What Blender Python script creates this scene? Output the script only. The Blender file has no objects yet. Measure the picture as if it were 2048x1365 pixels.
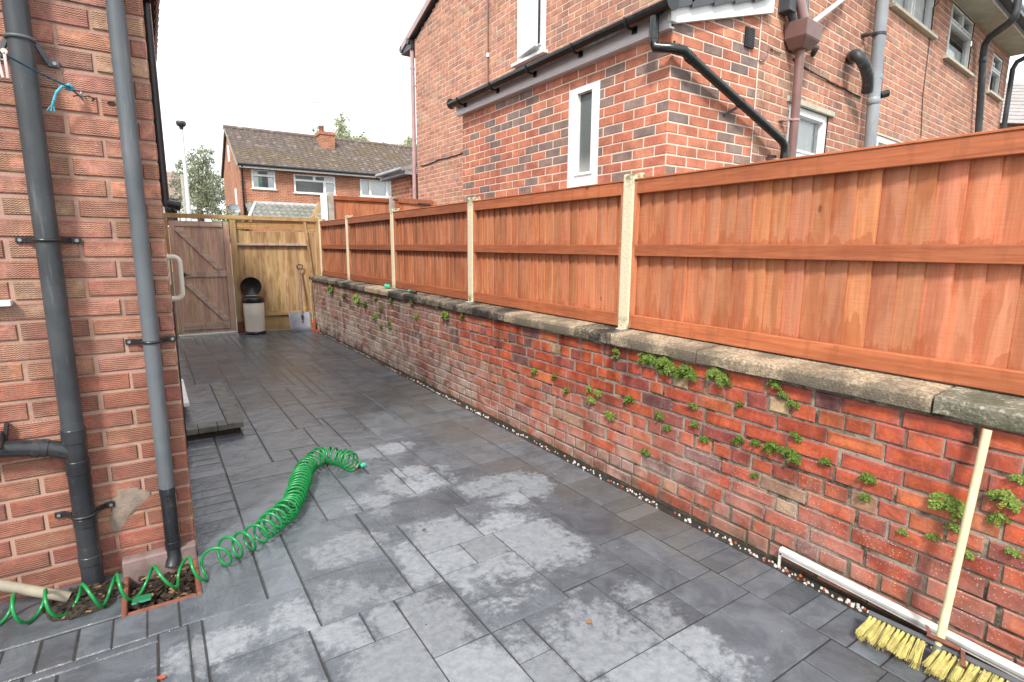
import bpy, math, random
from mathutils import Vector, Matrix
SC = bpy.context.scene
COL = SC.collection
rad = math.radians

# ------------------------------------------------------------------ camera
YAW, PIT, ROL, FPX, CAMZ = rad(33.424), rad(9.769), rad(-0.406), 1088.77, 1.5
_f = Vector((math.sin(YAW)*math.cos(PIT), math.cos(YAW)*math.cos(PIT), -math.sin(PIT)))
_r = Vector((math.cos(YAW), -math.sin(YAW), 0)); _d = _f.cross(_r)
RX = math.cos(ROL)*_r + math.sin(ROL)*_d
RD = _f.cross(RX)
cam = bpy.data.objects.new('camera', bpy.data.cameras.new('camera')); COL.objects.link(cam)
m = Matrix.Identity(4)
for i in range(3):
    m[i][0], m[i][1], m[i][2] = RX[i], -RD[i], -_f[i]
m[0][3], m[1][3], m[2][3] = 0, 0, CAMZ
cam.matrix_world = m
cam.data.sensor_fit = 'HORIZONTAL'; cam.data.sensor_width = 36
cam.data.lens = 36*FPX/2048; cam.data.clip_start = 0.05; cam.data.clip_end = 2000
SC.camera = cam
SC.render.resolution_x, SC.render.resolution_y = 1024, 682

def px(x, y, ax, val):
    """photo pixel (2048 wide) -> point on the plane axis=val"""
    d = RX*((x-1024)/FPX) + RD*((y-682.5)/FPX) + _f
    o = Vector((0, 0, CAMZ)); t = (val-o[ax])/d[ax]
    return o + d*t

# ------------------------------------------------------------------ light
SUN_EL, SUN_AZ = 46, 222
w = bpy.data.worlds.new('World'); SC.world = w; w.use_nodes = True
nt = w.node_tree; nt.nodes.clear()
out = nt.nodes.new('ShaderNodeOutputWorld'); bg = nt.nodes.new('ShaderNodeBackground')
sky = nt.nodes.new('ShaderNodeTexSky'); sky.sky_type = 'NISHITA'; sky.sun_disc = False
sky.sun_elevation = rad(SUN_EL); sky.sun_rotation = rad(SUN_AZ); sky.dust_density = 4
mx = nt.nodes.new('ShaderNodeMix'); mx.data_type = 'RGBA'; mx.inputs[0].default_value = 0.86
nt.links.new(sky.outputs[0], mx.inputs[6]); mx.inputs[7].default_value = (8.3, 8.5, 8.6, 1)   # even white cloud
nt.links.new(mx.outputs[2], bg.inputs[0]); bg.inputs[1].default_value = 0.11
nt.links.new(bg.outputs[0], out.inputs[0])
sl = bpy.data.lights.new('sun', 'SUN'); sl.energy = 2.3; sl.angle = rad(8); sl.color = (1, .95, .88)
so = bpy.data.objects.new('sun', sl); COL.objects.link(so)
sv = Vector((math.sin(rad(SUN_AZ))*math.cos(rad(SUN_EL)), math.cos(rad(SUN_AZ))*math.cos(rad(SUN_EL)), math.sin(rad(SUN_EL))))
so.rotation_euler = sv.to_track_quat('Z', 'Y').to_euler(); so.location = (-4, -4, 9)
SC.view_settings.view_transform = 'Standard'; SC.view_settings.look = 'None'
SC.view_settings.exposure = 1.03; SC.view_settings.gamma = 1

# ------------------------------------------------------------------ node helpers
class MT:
    def __init__(s, name, rough=.6, spec=.4):
        s.m = bpy.data.materials.new(name); s.m.use_nodes = True
        s.t = s.m.node_tree; s.b = s.t.nodes['Principled BSDF']
        s.b.inputs['Roughness'].default_value = rough
        s.b.inputs['Specular IOR Level'].default_value = spec
        s.pos = s.n('ShaderNodeNewGeometry').outputs['Position']
    def n(s, ty): return s.t.nodes.new(ty)
    def put(s, sock, v):
        if hasattr(v, 'is_linked'): s.t.links.new(v, sock)
        else:
            if isinstance(v, tuple) and len(v) == 3 and sock.type == 'RGBA': v = (*v, 1)
            sock.default_value = v
    def scale(s, sc, vec=None):
        k = s.n('ShaderNodeMapping'); s.put(k.inputs[0], vec or s.pos); k.inputs['Scale'].default_value = sc
        return k.outputs[0]
    def noise(s, sc, det=4, rough=.55, vec=None, dist=0):
        k = s.n('ShaderNodeTexNoise'); k.inputs['Scale'].default_value = sc; k.inputs['Detail'].default_value = det
        k.inputs['Roughness'].default_value = rough; k.inputs['Distortion'].default_value = dist
        s.put(k.inputs['Vector'], vec or s.pos); return k.outputs['Fac']
    def vor(s, sc, vec=None, feat='F1', outp='Distance', rnd=1):
        k = s.n('ShaderNodeTexVoronoi'); k.feature = feat; k.inputs['Scale'].default_value = sc
        k.inputs['Randomness'].default_value = rnd
        s.put(k.inputs['Vector'], vec or s.pos); return k.outputs[outp]
    def wave(s, sc, vec=None, dist=0, det=2, dsc=1, dirn='X', prof='SIN'):
        k = s.n('ShaderNodeTexWave'); k.bands_direction = dirn; k.wave_profile = prof
        k.inputs['Scale'].default_value = sc; k.inputs['Distortion'].default_value = dist
        k.inputs['Detail'].default_value = det; k.inputs['Detail Scale'].default_value = dsc
        s.put(k.inputs['Vector'], vec or s.pos); return k.outputs['Fac']
    def mr(s, v, a, b, c=0., d=1., smooth=True):
        k = s.n('ShaderNodeMapRange'); k.interpolation_type = 'SMOOTHSTEP' if smooth else 'LINEAR'
        s.put(k.inputs[0], v)
        for i, q in enumerate((a, b, c, d)): k.inputs[i+1].default_value = q
        return k.outputs[0]
    def ma(s, op, a, b=0., cl=False):
        k = s.n('ShaderNodeMath'); k.operation = op; k.use_clamp = cl
        s.put(k.inputs[0], a); s.put(k.inputs[1], b); return k.outputs[0]
    def mix(s, f, a, b, mode='MIX'):
        k = s.n('ShaderNodeMix'); k.data_type = 'RGBA'; k.blend_type = mode
        s.put(k.inputs[0], f); s.put(k.inputs[6], a); s.put(k.inputs[7], b); return k.outputs[2]
    def ramp(s, f, stops):
        k = s.n('ShaderNodeValToRGB'); s.put(k.inputs[0], f); e = k.color_ramp.elements
        while len(e) < len(stops): e.new(.5)
        for q, (p, c) in zip(e, stops): q.position = p; q.color = (*c, 1)
        return k.outputs[0]
    def xyz(s, vec=None):
        k = s.n('ShaderNodeSeparateXYZ'); s.put(k.inputs[0], vec or s.pos); return k.outputs
    def col(s):
        k = s.n('ShaderNodeAttribute'); k.attribute_name = 'col'; return k.outputs['Color']
    def rnd(s): return s.n('ShaderNodeObjectInfo').outputs['Random']
    def bump(s, h, st=.5, dist=.01, nrm=None):
        k = s.n('ShaderNodeBump'); k.inputs['Strength'].default_value = st; k.inputs['Distance'].default_value = dist
        s.put(k.inputs['Height'], h)
        if nrm is not None: s.put(k.inputs['Normal'], nrm)
        return k.outputs[0]
    def done(s, color=None, rough=None, nrm=None, **kw):
        if color is not None: s.put(s.b.inputs['Base Color'], color)
        if rough is not None: s.put(s.b.inputs['Roughness'], rough)
        if nrm is not None: s.put(s.b.inputs['Normal'], nrm)
        for k, v in kw.items(): s.put(s.b.inputs[k.replace('_', ' ')], v)
        return s.m

def plain(name, c, rough=.5, spec=.4, var=.12, nsc=18, bump=.0, metal=0., dirt=0.):
    t = MT(name, rough, spec)
    n = t.noise(nsc, 5)
    k = t.mix(1, c, t.mix(t.mr(n, .3, .7), (1-var,)*3, (1+var*.5,)*3), 'MULTIPLY')
    if dirt: k = t.mix(t.ma('MULTIPLY', t.mr(t.noise(7, 6, .7), .5, .75), dirt), k, (.13, .11, .09))
    t.b.inputs['Metallic'].default_value = metal
    return t.done(k, t.mr(t.noise(nsc*2, 3), .2, .8, max(.05, rough-.1), rough+.1), t.bump(t.noise(nsc*6, 4), bump, .003) if bump else None)

# ------------------------------------------------------------------ materials
M = {}
def brick_mat(name, sat=1., ribs=0., speck=.0, wet=.0, rough=.8, grain=90):
    t = MT(name, rough, .3); c = t.col()
    n1 = t.noise(9, 5, .6); n2 = t.noise(grain, 5, .65)
    c = t.mix(1, c, t.mix(t.mr(n1, .28, .72), (.74, .72, .72), (1.16, 1.14, 1.1)), 'MULTIPLY'); c = t.mix(1, c, t.mix(t.mr(t.noise(.75, 6, .7), .32, .62), (.80, .78, .78), (1.06, 1.05, 1.05)), 'MULTIPLY')
    dk = t.ma('MULTIPLY', t.mr(t.noise(5, 5, .65, vec=t.scale((1, 1, .16))), .56, .70), .30); c = t.mix(dk, c, (.13, .09, .08))
    c = t.mix(1, c, t.mix(t.mr(n2, .3, .7), (.8, .8, .8), (1.12, 1.12, 1.12)), 'MULTIPLY')
    h = t.ma('ADD', t.ma('MULTIPLY', n2, .5), t.ma('MULTIPLY', n1, .3))
    if ribs:
        x, y, z = t.xyz()
        tri = t.ma('PINGPONG', t.ma('ADD', x, y), .006)
        zz = t.ma('ADD', z, t.ma('MULTIPLY', tri, .55)); zz = t.ma('ADD', zz, t.ma('MULTIPLY', t.noise(14, 3), .012))
        rb = t.ma('PINGPONG', zz, .0042); rb = t.mr(rb, 0, .0042)
        nn = t.mr(t.noise(13, 3), .35, .6)
        rbm = t.ma('MULTIPLY', rb, nn)
        c = t.mix(t.ma('MULTIPLY', rbm, .34*ribs), c, (.50, .30, .20))
        c = t.mix(t.ma('MULTIPLY', t.ma('SUBTRACT', 1, rb), t.ma('MULTIPLY', nn, .45*ribs)), c, (.10, .04, .035))
        # buff dusting on the rib crests and white splashes
        bf = t.ma('MULTIPLY', t.mr(t.noise(5.5, 4), .52, .72), t.mr(rb, .45, .9))
        c = t.mix(t.ma('MULTIPLY', bf, .5), c, (.50, .38, .25))
        sp = t.ma('MULTIPLY', t.mr(t.noise(22, 5, .75), .66, .74), t.mr(t.noise(3.1, 2), .52, .6))
        c = t.mix(t.ma('MULTIPLY', sp, .7), c, (.62, .6, .55))
        h = t.ma('ADD', h, t.ma('MULTIPLY', rbm, 1.1*ribs))
    if speck:
        v = t.mr(t.vor(55), .13, .05)
        v = t.ma('MULTIPLY', v, t.mr(t.noise(2.2, 3), .45, .62))
        c = t.mix(t.ma('MULTIPLY', v, speck), c, (.6, .56, .5))
    return t.done(c, None, t.bump(h, .55, .006))
M['rustic'] = brick_mat('rustic_brick', ribs=1.)
M['newbrick'] = brick_mat('multi_brick')
M['oldbrick'] = brick_mat('common_brick', ribs=.35)
def mortar_mat(name, c, dark=(.16, .13, .1)):
    t = MT(name, .92, .15); n = t.noise(28, 6, .65)
    k = t.mix(t.mr(n, .42, .7), dark, c); k = t.mix(t.mr(t.noise(3, 4), .35, .6), k, c)
    return t.done(k, None, t.bump(t.noise(120, 4), .5, .004))
M['mort_left'] = mortar_mat('pink_mortar', (.42, .27, .21), (.28, .18, .14))
M['mort_new'] = mortar_mat('pale_mortar', (.74, .63, .53), (.60, .5, .42))
M['mort_old'] = mortar_mat('buff_mortar', (.66, .55, .43), (.50, .40, .31))

def low_brick():
    t = MT('old_red_wall_brick', .5, .5); c = t.col(); x, y, z = t.xyz()
    n1 = t.noise(11, 5, .6); n2 = t.noise(75, 5, .6)
    c = t.mix(1, c, t.mix(t.mr(n1, .3, .7), (.66, .62, .62), (1.2, 1.16, 1.1)), 'MULTIPLY')
    c = t.mix(1, c, t.mix(t.mr(n2, .3, .7), (.86, .86, .86), (1.1, 1.1, 1.1)), 'MULTIPLY')
    # dark fired edges
    # lime bloom: low courses, stronger further along
    far = t.mr(y, 3.4, 5.4)
    low = t.ma('MULTIPLY', t.mr(z, .60, .12), t.mr(y, .5, 2.6, .35, 1.))
    bl = t.ma('ADD', t.ma('MULTIPLY', low, .8), t.ma('MULTIPLY', far, .5))
    bl = t.ma('MULTIPLY', bl, t.mr(t.noise(3.4, 6, .68, dist=.6), .36, .66))
    c = t.mix(t.ma('MULTIPLY', bl, .95), c, (.42, .335, .30))
    st = t.ma('MULTIPLY', t.mr(t.noise(5, 6, .75, vec=t.scale((2, 2, .35))), .52, .72), t.mr(far, 0, 1, .25, .8))
    c = t.mix(st, c, (.36, .335, .28))
    # white lime spatter
    sp = t.ma('MULTIPLY', t.mr(t.vor(85), .20, .08), t.mr(t.noise(2.6, 4, .6), .40, .56))
    c = t.mix(t.ma('MULTIPLY', sp, t.mr(z, .8, .35, .12, .9)), c, (.66, .60, .55))
    # wet dark runs from the coping, green at the foot
    run = t.ma('MULTIPLY', t.mr(t.noise(4.5, 4, .6, vec=t.scale((1, 1, .12))), .52, .64), t.mr(z, .3, .85, .2, 1.))
    c = t.mix(t.ma('MULTIPLY', run, .75), c, t.mix(1, c, (.42, .32, .3), 'MULTIPLY'))
    gr = t.ma('MULTIPLY', t.ma('ADD', t.mr(z, .16, .0), t.ma('MULTIPLY', far, .42)), t.mr(t.noise(6, 6, .7), .44, .66))
    c = t.mix(t.ma('MULTIPLY', gr, .8), c, (.065, .065, .04))
    rg = t.ma('SUBTRACT', t.mr(n1, .3, .7, .42, .62), t.ma('MULTIPLY', run, .2))
    return t.done(c, rg, t.bump(t.ma('ADD', t.ma('MULTIPLY', n2, .4), n1), .5, .008))
M['lowbrick'] = low_brick()
def low_mort():
    t = MT('weathered_mortar', .9, .2); x, y, z = t.xyz()
    c = t.mix(t.mr(t.noise(5, 6, .65), .4, .62), (.16, .14, .105), (.36, .325, .26))
    c = t.mix(t.ma('MULTIPLY', t.mr(y, 4, 6.5, 0, .7), t.mr(t.noise(4, 4), .35, .55)), c, (.55, .52, .44))
    c = t.mix(t.mr(t.noise(8, 5, .7), .50, .66), c, (.045, .045, .03))
    c = t.mix(t.ma('MULTIPLY', t.mr(z, .2, 0), .8), c, (.06, .055, .035))
    return t.done(c, None, t.bump(t.noise(60, 6, .7), .9, .012))
M['lowmort'] = low_mort()

def slate():
    t = MT('stamped_concrete', .5, .5); x, y, z = t.xyz(); tone = t.col()
    nb = t.noise(2.1, 8, .66, dist=.3); nf = t.noise(26, 7, .7); ns = t.noise(6, 7, .68, dist=.5)
    def blob(cx, cy, r, ry=None):
        a = t.ma('MULTIPLY', t.ma('SUBTRACT', x, cx), 1/r); b = t.ma('MULTIPLY', t.ma('SUBTRACT', y, cy), 1/(ry or r))
        d = t.ma('SQRT', t.ma('ADD', t.ma('MULTIPLY', a, a), t.ma('MULTIPLY', b, b)))
        return t.mr(d, 1.25, .35)
    fld = blob(.7, 1.1, 1.35, 1.6)
    for q in ((1.25, 2.15, .75, .75), (.45, 1.8, .5, .5), (1.75, 2.7, .5, .4), (1.35, 3.15, .45, .35), (1.45, 1.3, .5, .5), (.1, 2.1, .4, .22), (1.3, 3.75, .4, .2), (.72, 2.55, .32, .3), (.5, 2.2, .4, .25), (.95, 2.95, .25, .3)):
        fld = t.ma('MAXIMUM', fld, t.ma('MULTIPLY', blob(*q), .9))
    dry = t.ma('ADD', t.ma('MULTIPLY', fld, .53), t.ma('MULTIPLY', t.ma('SUBTRACT', nb, .5), .95))
    dry = t.ma('ADD', dry, t.ma('MULTIPLY', t.ma('SUBTRACT', nf, .5), .42))
    # joints hold water, so the arris stays dark (tone alpha channel: blue = distance to edge)
    sep = t.n('ShaderNodeSeparateColor'); t.put(sep.inputs[0], tone)
    dry = t.ma('ADD', dry, t.ma('MULTIPLY', sep.outputs[2], .10))
    dm = t.mr(dry, .43, .58)
    tn = t.mr(sep.outputs[0], 0, 1, .82, 1.2, False)
    wetc = t.mix(t.mr(ns, .35, .65), (.070, .081, .096), (.114, .129, .149))
    brown = t.mr(t.noise(.8, 4), .44, .6)
    br2 = t.ma('MAXIMUM', t.mr(x, 1.5, 2.1), t.mr(y, 3.2, 6.5, 0, .7))
    wetc = t.mix(t.ma('MULTIPLY', brown, t.ma('MULTIPLY', br2, .75)), wetc, (.112, .107, .099))
    dryc = t.mix(t.mr(nf, .32, .68), (.165, .180, .200), (.225, .242, .265))
    c = t.mix(dm, wetc, dryc); k = t.n('ShaderNodeCombineColor')
    for i in range(3): t.put(k.inputs[i], tn)
    c = t.mix(1, c, k.outputs[0], 'MULTIPLY')
    rg = t.ma('ADD', t.mr(dm, 0, 1, .13, .8, False), t.ma('MULTIPLY', ns, .17))
    h = t.ma('ADD', t.ma('MULTIPLY', ns, 1.), t.ma('MULTIPLY', t.noise(3.1, 6, .6, dist=.5), .9)); h = t.ma('ADD', h, t.ma('MULTIPLY', nf, .18))
    return t.done(c, rg, t.bump(h, .75, .012))
M['slate'] = slate()
M['stepedge'] = plain('mossy_step_edging', (.15, .15, .135), .6, .4, .4, 14, .4)
M['joint'] = plain('wet_joint', (.036, .034, .031), .45, .4, .3, 30, .4)

def timber(name, c1, c2, stain, rough=.62, runs=.8, axis='Z', knots=1., fresh=.0):
    t = MT(name, rough, .3); tone = t.col()
    sc = {'Z': (1, 1, .06), 'Y': (1, .06, 1), 'X': (.06, 1, 1)}[axis]
    g = t.noise(70, 5, .6, vec=t.scale(sc), dist=.6); g2 = t.noise(11, 5, .6, vec=t.scale(sc), dist=1.2)
    c = t.mix(t.mr(g, .3, .7), c1, c2); c = t.mix(1, c, t.mix(t.mr(g2, .3, .7), (.78, .76, .74), (1.16, 1.16, 1.15)), 'MULTIPLY')
    c = t.mix(1, c, tone, 'MULTIPLY')
    if fresh:                                         # paler worn patches where the stain has washed thin
        f = t.mr(t.noise(3.3, 5, .6, vec=t.scale((2.2, 2.2, .5)), dist=.8), .40, .62)
        c = t.mix(t.ma('MULTIPLY', f, fresh), c, (.55, .25, .14))
    if fresh:
        x, y, z = t.xyz(); sw = t.noise(60, 3, .6, vec=t.scale((.4, .15, 5)))
        c = t.mix(1, c, t.mix(t.mr(sw, .35, .65), (.93, .93, .93), (1.06, 1.06, 1.06)), 'MULTIPLY')
        fl = t.ma('MULTIPLY', t.ma('POWER', t.mr(t.noise(13, 3, .6, vec=t.scale((1, 1, .02))), .34, .74), 1.7), t.mr(t.noise(2.3, 2), .35, .62, .25, 1.25))
        st = t.ma('MAXIMUM', t.ma('LESS_THAN', t.ma('ABSOLUTE', t.ma('SUBTRACT', z, 1.06)), t.ma('MULTIPLY', fl, .16)), t.ma('LESS_THAN', t.ma('ABSOLUTE', t.ma('SUBTRACT', z, 1.52)), t.ma('MULTIPLY', fl, .10)))
        c = t.mix(t.ma('MULTIPLY', st, .48), c, stain)
    if runs:
        r = t.noise(9, 3, .5, vec=t.scale((1.5, 1.5, .3)), dist=.3)
        c = t.mix(t.ma('MULTIPLY', t.mr(r, .53, .60), runs), c, stain)
    if knots:
        d = t.vor(5.5, vec=t.scale({'Z': (1, 1, .5), 'Y': (1, .5, 1), 'X': (.5, 1, 1)}[axis]))
        c = t.mix(t.ma('MULTIPLY', t.mr(d, .07, .035), .8*knots), c, tuple(q*.35 for q in c1))
    return t.done(c, None, t.bump(t.ma('ADD', g, t.ma('MULTIPLY', g2, .6)), .35, .004))
M['redwood'] = timber('red_stained_boards', (.45, .165, .078), (.54, .215, .112), (.36, .105, .040), runs=.4, fresh=.5)
M['redrail'] = timber('red_stained_rail', (.34, .10, .042), (.43, .145, .066), (.26, .08, .036), axis='Y', runs=.3)
M['redrailx'] = timber('red_stained_rail_across', (.27, .08, .033), (.36, .12, .055), (.20, .06, .03), axis='X', runs=.3)
M['pine'] = timber('treated_pine', (.37, .245, .115), (.47, .335, .18), (.24, .12, .05), runs=.6)
M['pinex'] = timber('treated_pine_beam', (.38, .25, .11), (.50, .35, .18), (.22, .10, .03), axis='X', runs=.3)
M['gatewood'] = timber('weathered_gate_boards', (.46, .31, .235), (.60, .43, .34), (.40, .26, .19), runs=.4)
M['gatex'] = timber('weathered_gate_rail', (.46, .36, .30), (.60, .49, .42), (.22, .14, .1), axis='X', runs=.4)

def coping(name, c1, c2, dark, amt):
    t = MT(name, .85, .25)
    v = t.vor(95, outp='Color'); n = t.noise(4, 6, .65); x, y, z = t.xyz()
    sp = t.n('ShaderNodeSeparateColor'); t.put(sp.inputs[0], v)
    c = t.mix(sp.outputs[0], c1, c2)
    c = t.mix(t.ma('MULTIPLY', t.mr(sp.outputs[1], .75, .95), .6), c, (.58, .50, .38))
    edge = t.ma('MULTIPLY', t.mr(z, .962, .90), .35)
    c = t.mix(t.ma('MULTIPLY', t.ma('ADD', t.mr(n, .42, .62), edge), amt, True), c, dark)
    return t.done(c, None, t.bump(t.ma('ADD', t.vor(110), t.ma('MULTIPLY', n, .3)), .55, .004))
M['cope'] = coping('pebble_coping', (.23, .175, .115), (.46, .365, .255), (.10, .085, .065), .7)
M['copedark'] = coping('blackened_coping', (.10, .085, .065), (.20, .16, .12), (.028, .027, .024), .95)
M['copegrey'] = coping('lichened_coping', (.15, .14, .105), (.25, .235, .19), (.075, .08, .05), .8)
def postm():
    t = MT('cream_concrete_post', .85, .2); x, y, z = t.xyz()
    c = t.mix(t.mr(t.noise(120, 4, .7), .35, .65), (.58, .52, .35), (.74, .68, .50))
    c = t.mix(t.ma('MULTIPLY', t.mr(t.vor(60), .08, .03), .4), c, (.2, .17, .1))
    c = t.mix(t.ma('MULTIPLY', t.ma('ADD', t.mr(z, 1.08, .98), t.mr(z, 1.85, 1.98)), t.mr(t.noise(22, 5, .7), .42, .6)), c, (.13, .12, .07))
    return t.done(c, None, t.bump(t.noise(90, 5, .7), .6, .006))
M['post'] = postm()
M['grey_conc'] = plain('grey_concrete', (.42, .40, .35), .9, .2, .25, 14, .4, dirt=.2)
M['white'] = plain('white_plastic', (.80, .81, .81), .32, .45, .05, 4, dirt=.06)
M['white_dirty'] = plain('scuffed_white_plastic', (.66, .65, .62), .45, .4, .2, 14, .1, dirt=.5)
M['cream'] = plain('cream_enamel', (.66, .63, .55), .35, .5, .05, 5, dirt=.05)
M['creamrail'] = plain('ribbed_cream_plastic', (.70, .70, .60), .4, .45, .05, 8)
M['lilac'] = plain('shaded_white_fascia', (.74, .72, .74), .4, .4, .05, 6)
def pipe_mat(name, c1, c2, rough):
    t = MT(name, rough, .5)
    c = t.mix(t.mr(t.noise(2.5, 5), .35, .65), c1, c2)
    c = t.mix(t.mr(t.vor(38), .045, .02), c, (.35, .36, .37)); sk = t.noise(16, 5, .7, vec=t.scale((1, 1, .09)))
    c = t.mix(t.ma('MULTIPLY', t.mr(sk, .55, .72), .28), c, (.30, .31, .31)); c = t.mix(t.ma('MULTIPLY', t.mr(t.noise(11, 5, .7, vec=t.scale((1, 1, .14))), .56, .7), .45), c, tuple(q*.45 for q in c1))
    c = t.mix(t.ma('MULTIPLY', t.mr(t.noise(9, 6, .75), .58, .75), .35), c, (.16, .15, .14))
    return t.done(c, t.mr(t.noise(20, 4), .3, .7, rough-.08, rough+.14))
M['pipe_grey'] = pipe_mat('faded_grey_plastic_pipe', (.078, .092, .105), (.118, .132, .148), .5)
M['pipe_dark'] = pipe_mat('black_plastic_pipe', (.013, .0145, .018), (.032, .035, .040), .32)
M['pipe_mid'] = pipe_mat('charcoal_plastic_pipe', (.028, .033, .039), (.056, .063, .071), .42)
M['pipe_pale'] = pipe_mat('pale_grey_plastic_pipe', (.22, .25, .28), (.30, .33, .36), .45)
M['black'] = plain('black_plastic', (.018, .018, .020), .35, .5, .2, 12)
M['blackg'] = plain('glossy_black_gutter', (.012, .016, .016), .2, .6, .2, 12)
M['brownpl'] = plain('faded_brown_plastic', (.20, .115, .105), .4, .5, .15, 8)
M['pinkpl'] = plain('bleached_brown_plastic', (.40, .26, .26), .42, .5, .12, 8)
M['waste'] = plain('old_grey_waste_pipe', (.34, .30, .23), .6, .35, .25, 10, .2, dirt=.5)
M['terra'] = plain('terracotta', (.20, .075, .05), .8, .25, .3, 20, .5, dirt=.3)
M['terrain'] = plain('stained_glazed_clay', (.22, .16, .15), .5, .4, .3, 12, .3, dirt=.3)
M['debris'] = plain('rotten_leaves', (.045, .032, .024), .8, .2, .5, 60, .6)
M['leafdead'] = plain('dead_leaf', (.25, .14, .07), .8, .2, .4, 40)
M['soil'] = plain('damp_soil', (.05, .042, .034), .95, .1, .5, 60, 1.)
M['cement'] = plain('rough_cement', (.27, .215, .175), .95, .15, .2, 24, 1.)
M['hose'] = plain('green_hose', (.006, .215, .05), .28, .5, .06, 8)
M['teal'] = plain('teal_connector', (.03, .42, .25), .35, .5, .05, 8)
M['brass'] = plain('brass', (.55, .33, .14), .3, .5, .1, 20, metal=.9)
M['steel'] = plain('grey_steel', (.32, .33, .35), .35, .5, .15, 20, metal=.6)
M['greenpl'] = plain('dark_green_plastic', (.012, .16, .075), .35, .5, .1, 10)
M['rope'] = plain('blue_rope', (.02, .10, .17), .7, .3, .3, 60)
M['ropel'] = plain('pale_blue_rope', (.08, .42, .55), .7, .3, .3, 80, .5)
M['peg'] = plain('pink_peg', (.75, .55, .52), .4, .4, .1, 20)
M['bristle'] = plain('yellow_bristles', (.62, .54, .19), .55, .4, .25, 40)
M['broomhandle'] = plain('pale_yellow_handle', (.66, .62, .38), .45, .4, .12, 12, dirt=.12)
M['broomhead'] = plain('grey_broom_head', (.075, .08, .088), .45, .4, .15, 16)
M['rust'] = plain('rusty_bracket', (.17, .06, .04), .7, .3, .3, 30, .4)
M['shovel'] = plain('blue_grey_blade', (.19, .20, .235), .45, .4, .15, 10)
M['shaft'] = plain('grey_wood_shaft', (.23, .15, .13), .6, .3, .25, 20)
M['orange'] = plain('rusty_orange_blade', (.34, .085, .035), .6, .3, .25, 20, .2)
M['wood_shaft'] = plain('pale_wood_shaft', (.36, .24, .11), .6, .3, .25, 20)
M['pebble'] = plain('white_pebble', (.60, .57, .52), .7, .3, .3, 40, .3)
M['redfrag'] = plain('brick_fragment', (.40, .10, .05), .85, .2, .3, 40, .4)
M['ground'] = plain('rough_ground', (.12, .12, .105), .95, .1, .3, 2, .3)
M['asphalt'] = plain('asphalt', (.06, .06, .062), .9, .2, .2, 30, .3)
M['void'] = plain('dark_room', (.03, .03, .033), .9, .1)
M['roomgrey'] = plain('room_wall', (.55, .55, .56), .9, .1)
M['curtain'] = plain('white_net_curtain', (.90, .93, .93), .9, .1, .08, 20)
M['bluecurtain'] = plain('pale_blue_blind', (.62, .74, .86), .8, .1, .06, 10)
M['greencurtain'] = plain('pale_green_curtain', (.25, .42, .34), .9, .1, .1, 20)
M['soffit'] = plain('green_stained_soffit', (.52, .50, .40), .7, .3, .15, 8, dirt=.15)
M['lead'] = plain('lead_flashing', (.52, .53, .54), .55, .4, .2, 12)
def glassm():
    m_ = bpy.data.materials.new('window_glass'); m_.use_nodes = True; t = m_.node_tree; t.nodes.clear()
    o = t.nodes.new('ShaderNodeOutputMaterial'); g = t.nodes.new('ShaderNodeBsdfGlossy'); tr = t.nodes.new('ShaderNodeBsdfTransparent')
    g.inputs['Roughness'].default_value = .03; tr.inputs[0].default_value = (.98, .99, .99, 1)
    f = t.nodes.new('ShaderNodeFresnel'); f.inputs[0].default_value = 1.5; mx_ = t.nodes.new('ShaderNodeMixShader')
    t.links.new(f.outputs[0], mx_.inputs[0]); t.links.new(tr.outputs[0], mx_.inputs[1]); t.links.new(g.outputs[0], mx_.inputs[2])
    t.links.new(mx_.outputs[0], o.inputs[0]); return m_
M['glass'] = glassm()
def obscure():
    t = MT('obscured_glass', .22, .6); n = t.noise(120, 3, .6)
    x, y, z = t.xyz()
    c = t.mix(t.mr(z, 2.32, 2.16), (.085, .10, .10), (.25, .26, .25))
    c = t.mix(t.mr(n, .35, .65), c, t.mix(1, c, (1.25, 1.25, 1.25), 'MULTIPLY'))
    return t.done(c, None, t.bump(n, .5, .004))
M['obscure'] = obscure()
def tilem(name, c1, c2, moss, amt, sc=1.):
    t = MT(name, .85, .2)
    n = t.noise(1.1*sc, 6, .65); n2 = t.noise(9, 5, .6); x, y, z = t.xyz()
    c = t.mix(t.mr(n2, .3, .7), c1, c2)
    v = t.n('ShaderNodeSeparateColor'); t.put(v.inputs[0], t.vor(5.5, outp='Color'))
    c = t.mix(t.mr(v.outputs[0], .72, .98, 0, .45), c, (.34, .30, .28))
    mm = t.ma('MULTIPLY', t.mr(n, .44, .60), t.mr(t.noise(7, 5, .7), .36, .56))
    c = t.mix(t.ma('MULTIPLY', mm, amt), c, moss)
    return t.done(c, None, t.bump(n2, .4, .02))
M['tiles'] = tilem('mossy_roof_tiles', (.105, .085, .075), (.175, .145, .13), (.15, .112, .055), .55, .6)
M['ptiles'] = tilem('grey_pantiles', (.15, .16, .145), (.26, .27, .25), (.12, .12, .07), .4)
M['rtiles'] = tilem('dark_red_tiles', (.10, .045, .04), (.16, .07, .06), (.06, .06, .04), .4)
M['slates'] = plain('dark_slate', (.070, .075, .085), .45, .4, .2, 8, .2)
M['greyslate'] = tilem('weathered_slates', (.26, .25, .25), (.36, .34, .34), (.2, .18, .12), .3)
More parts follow.
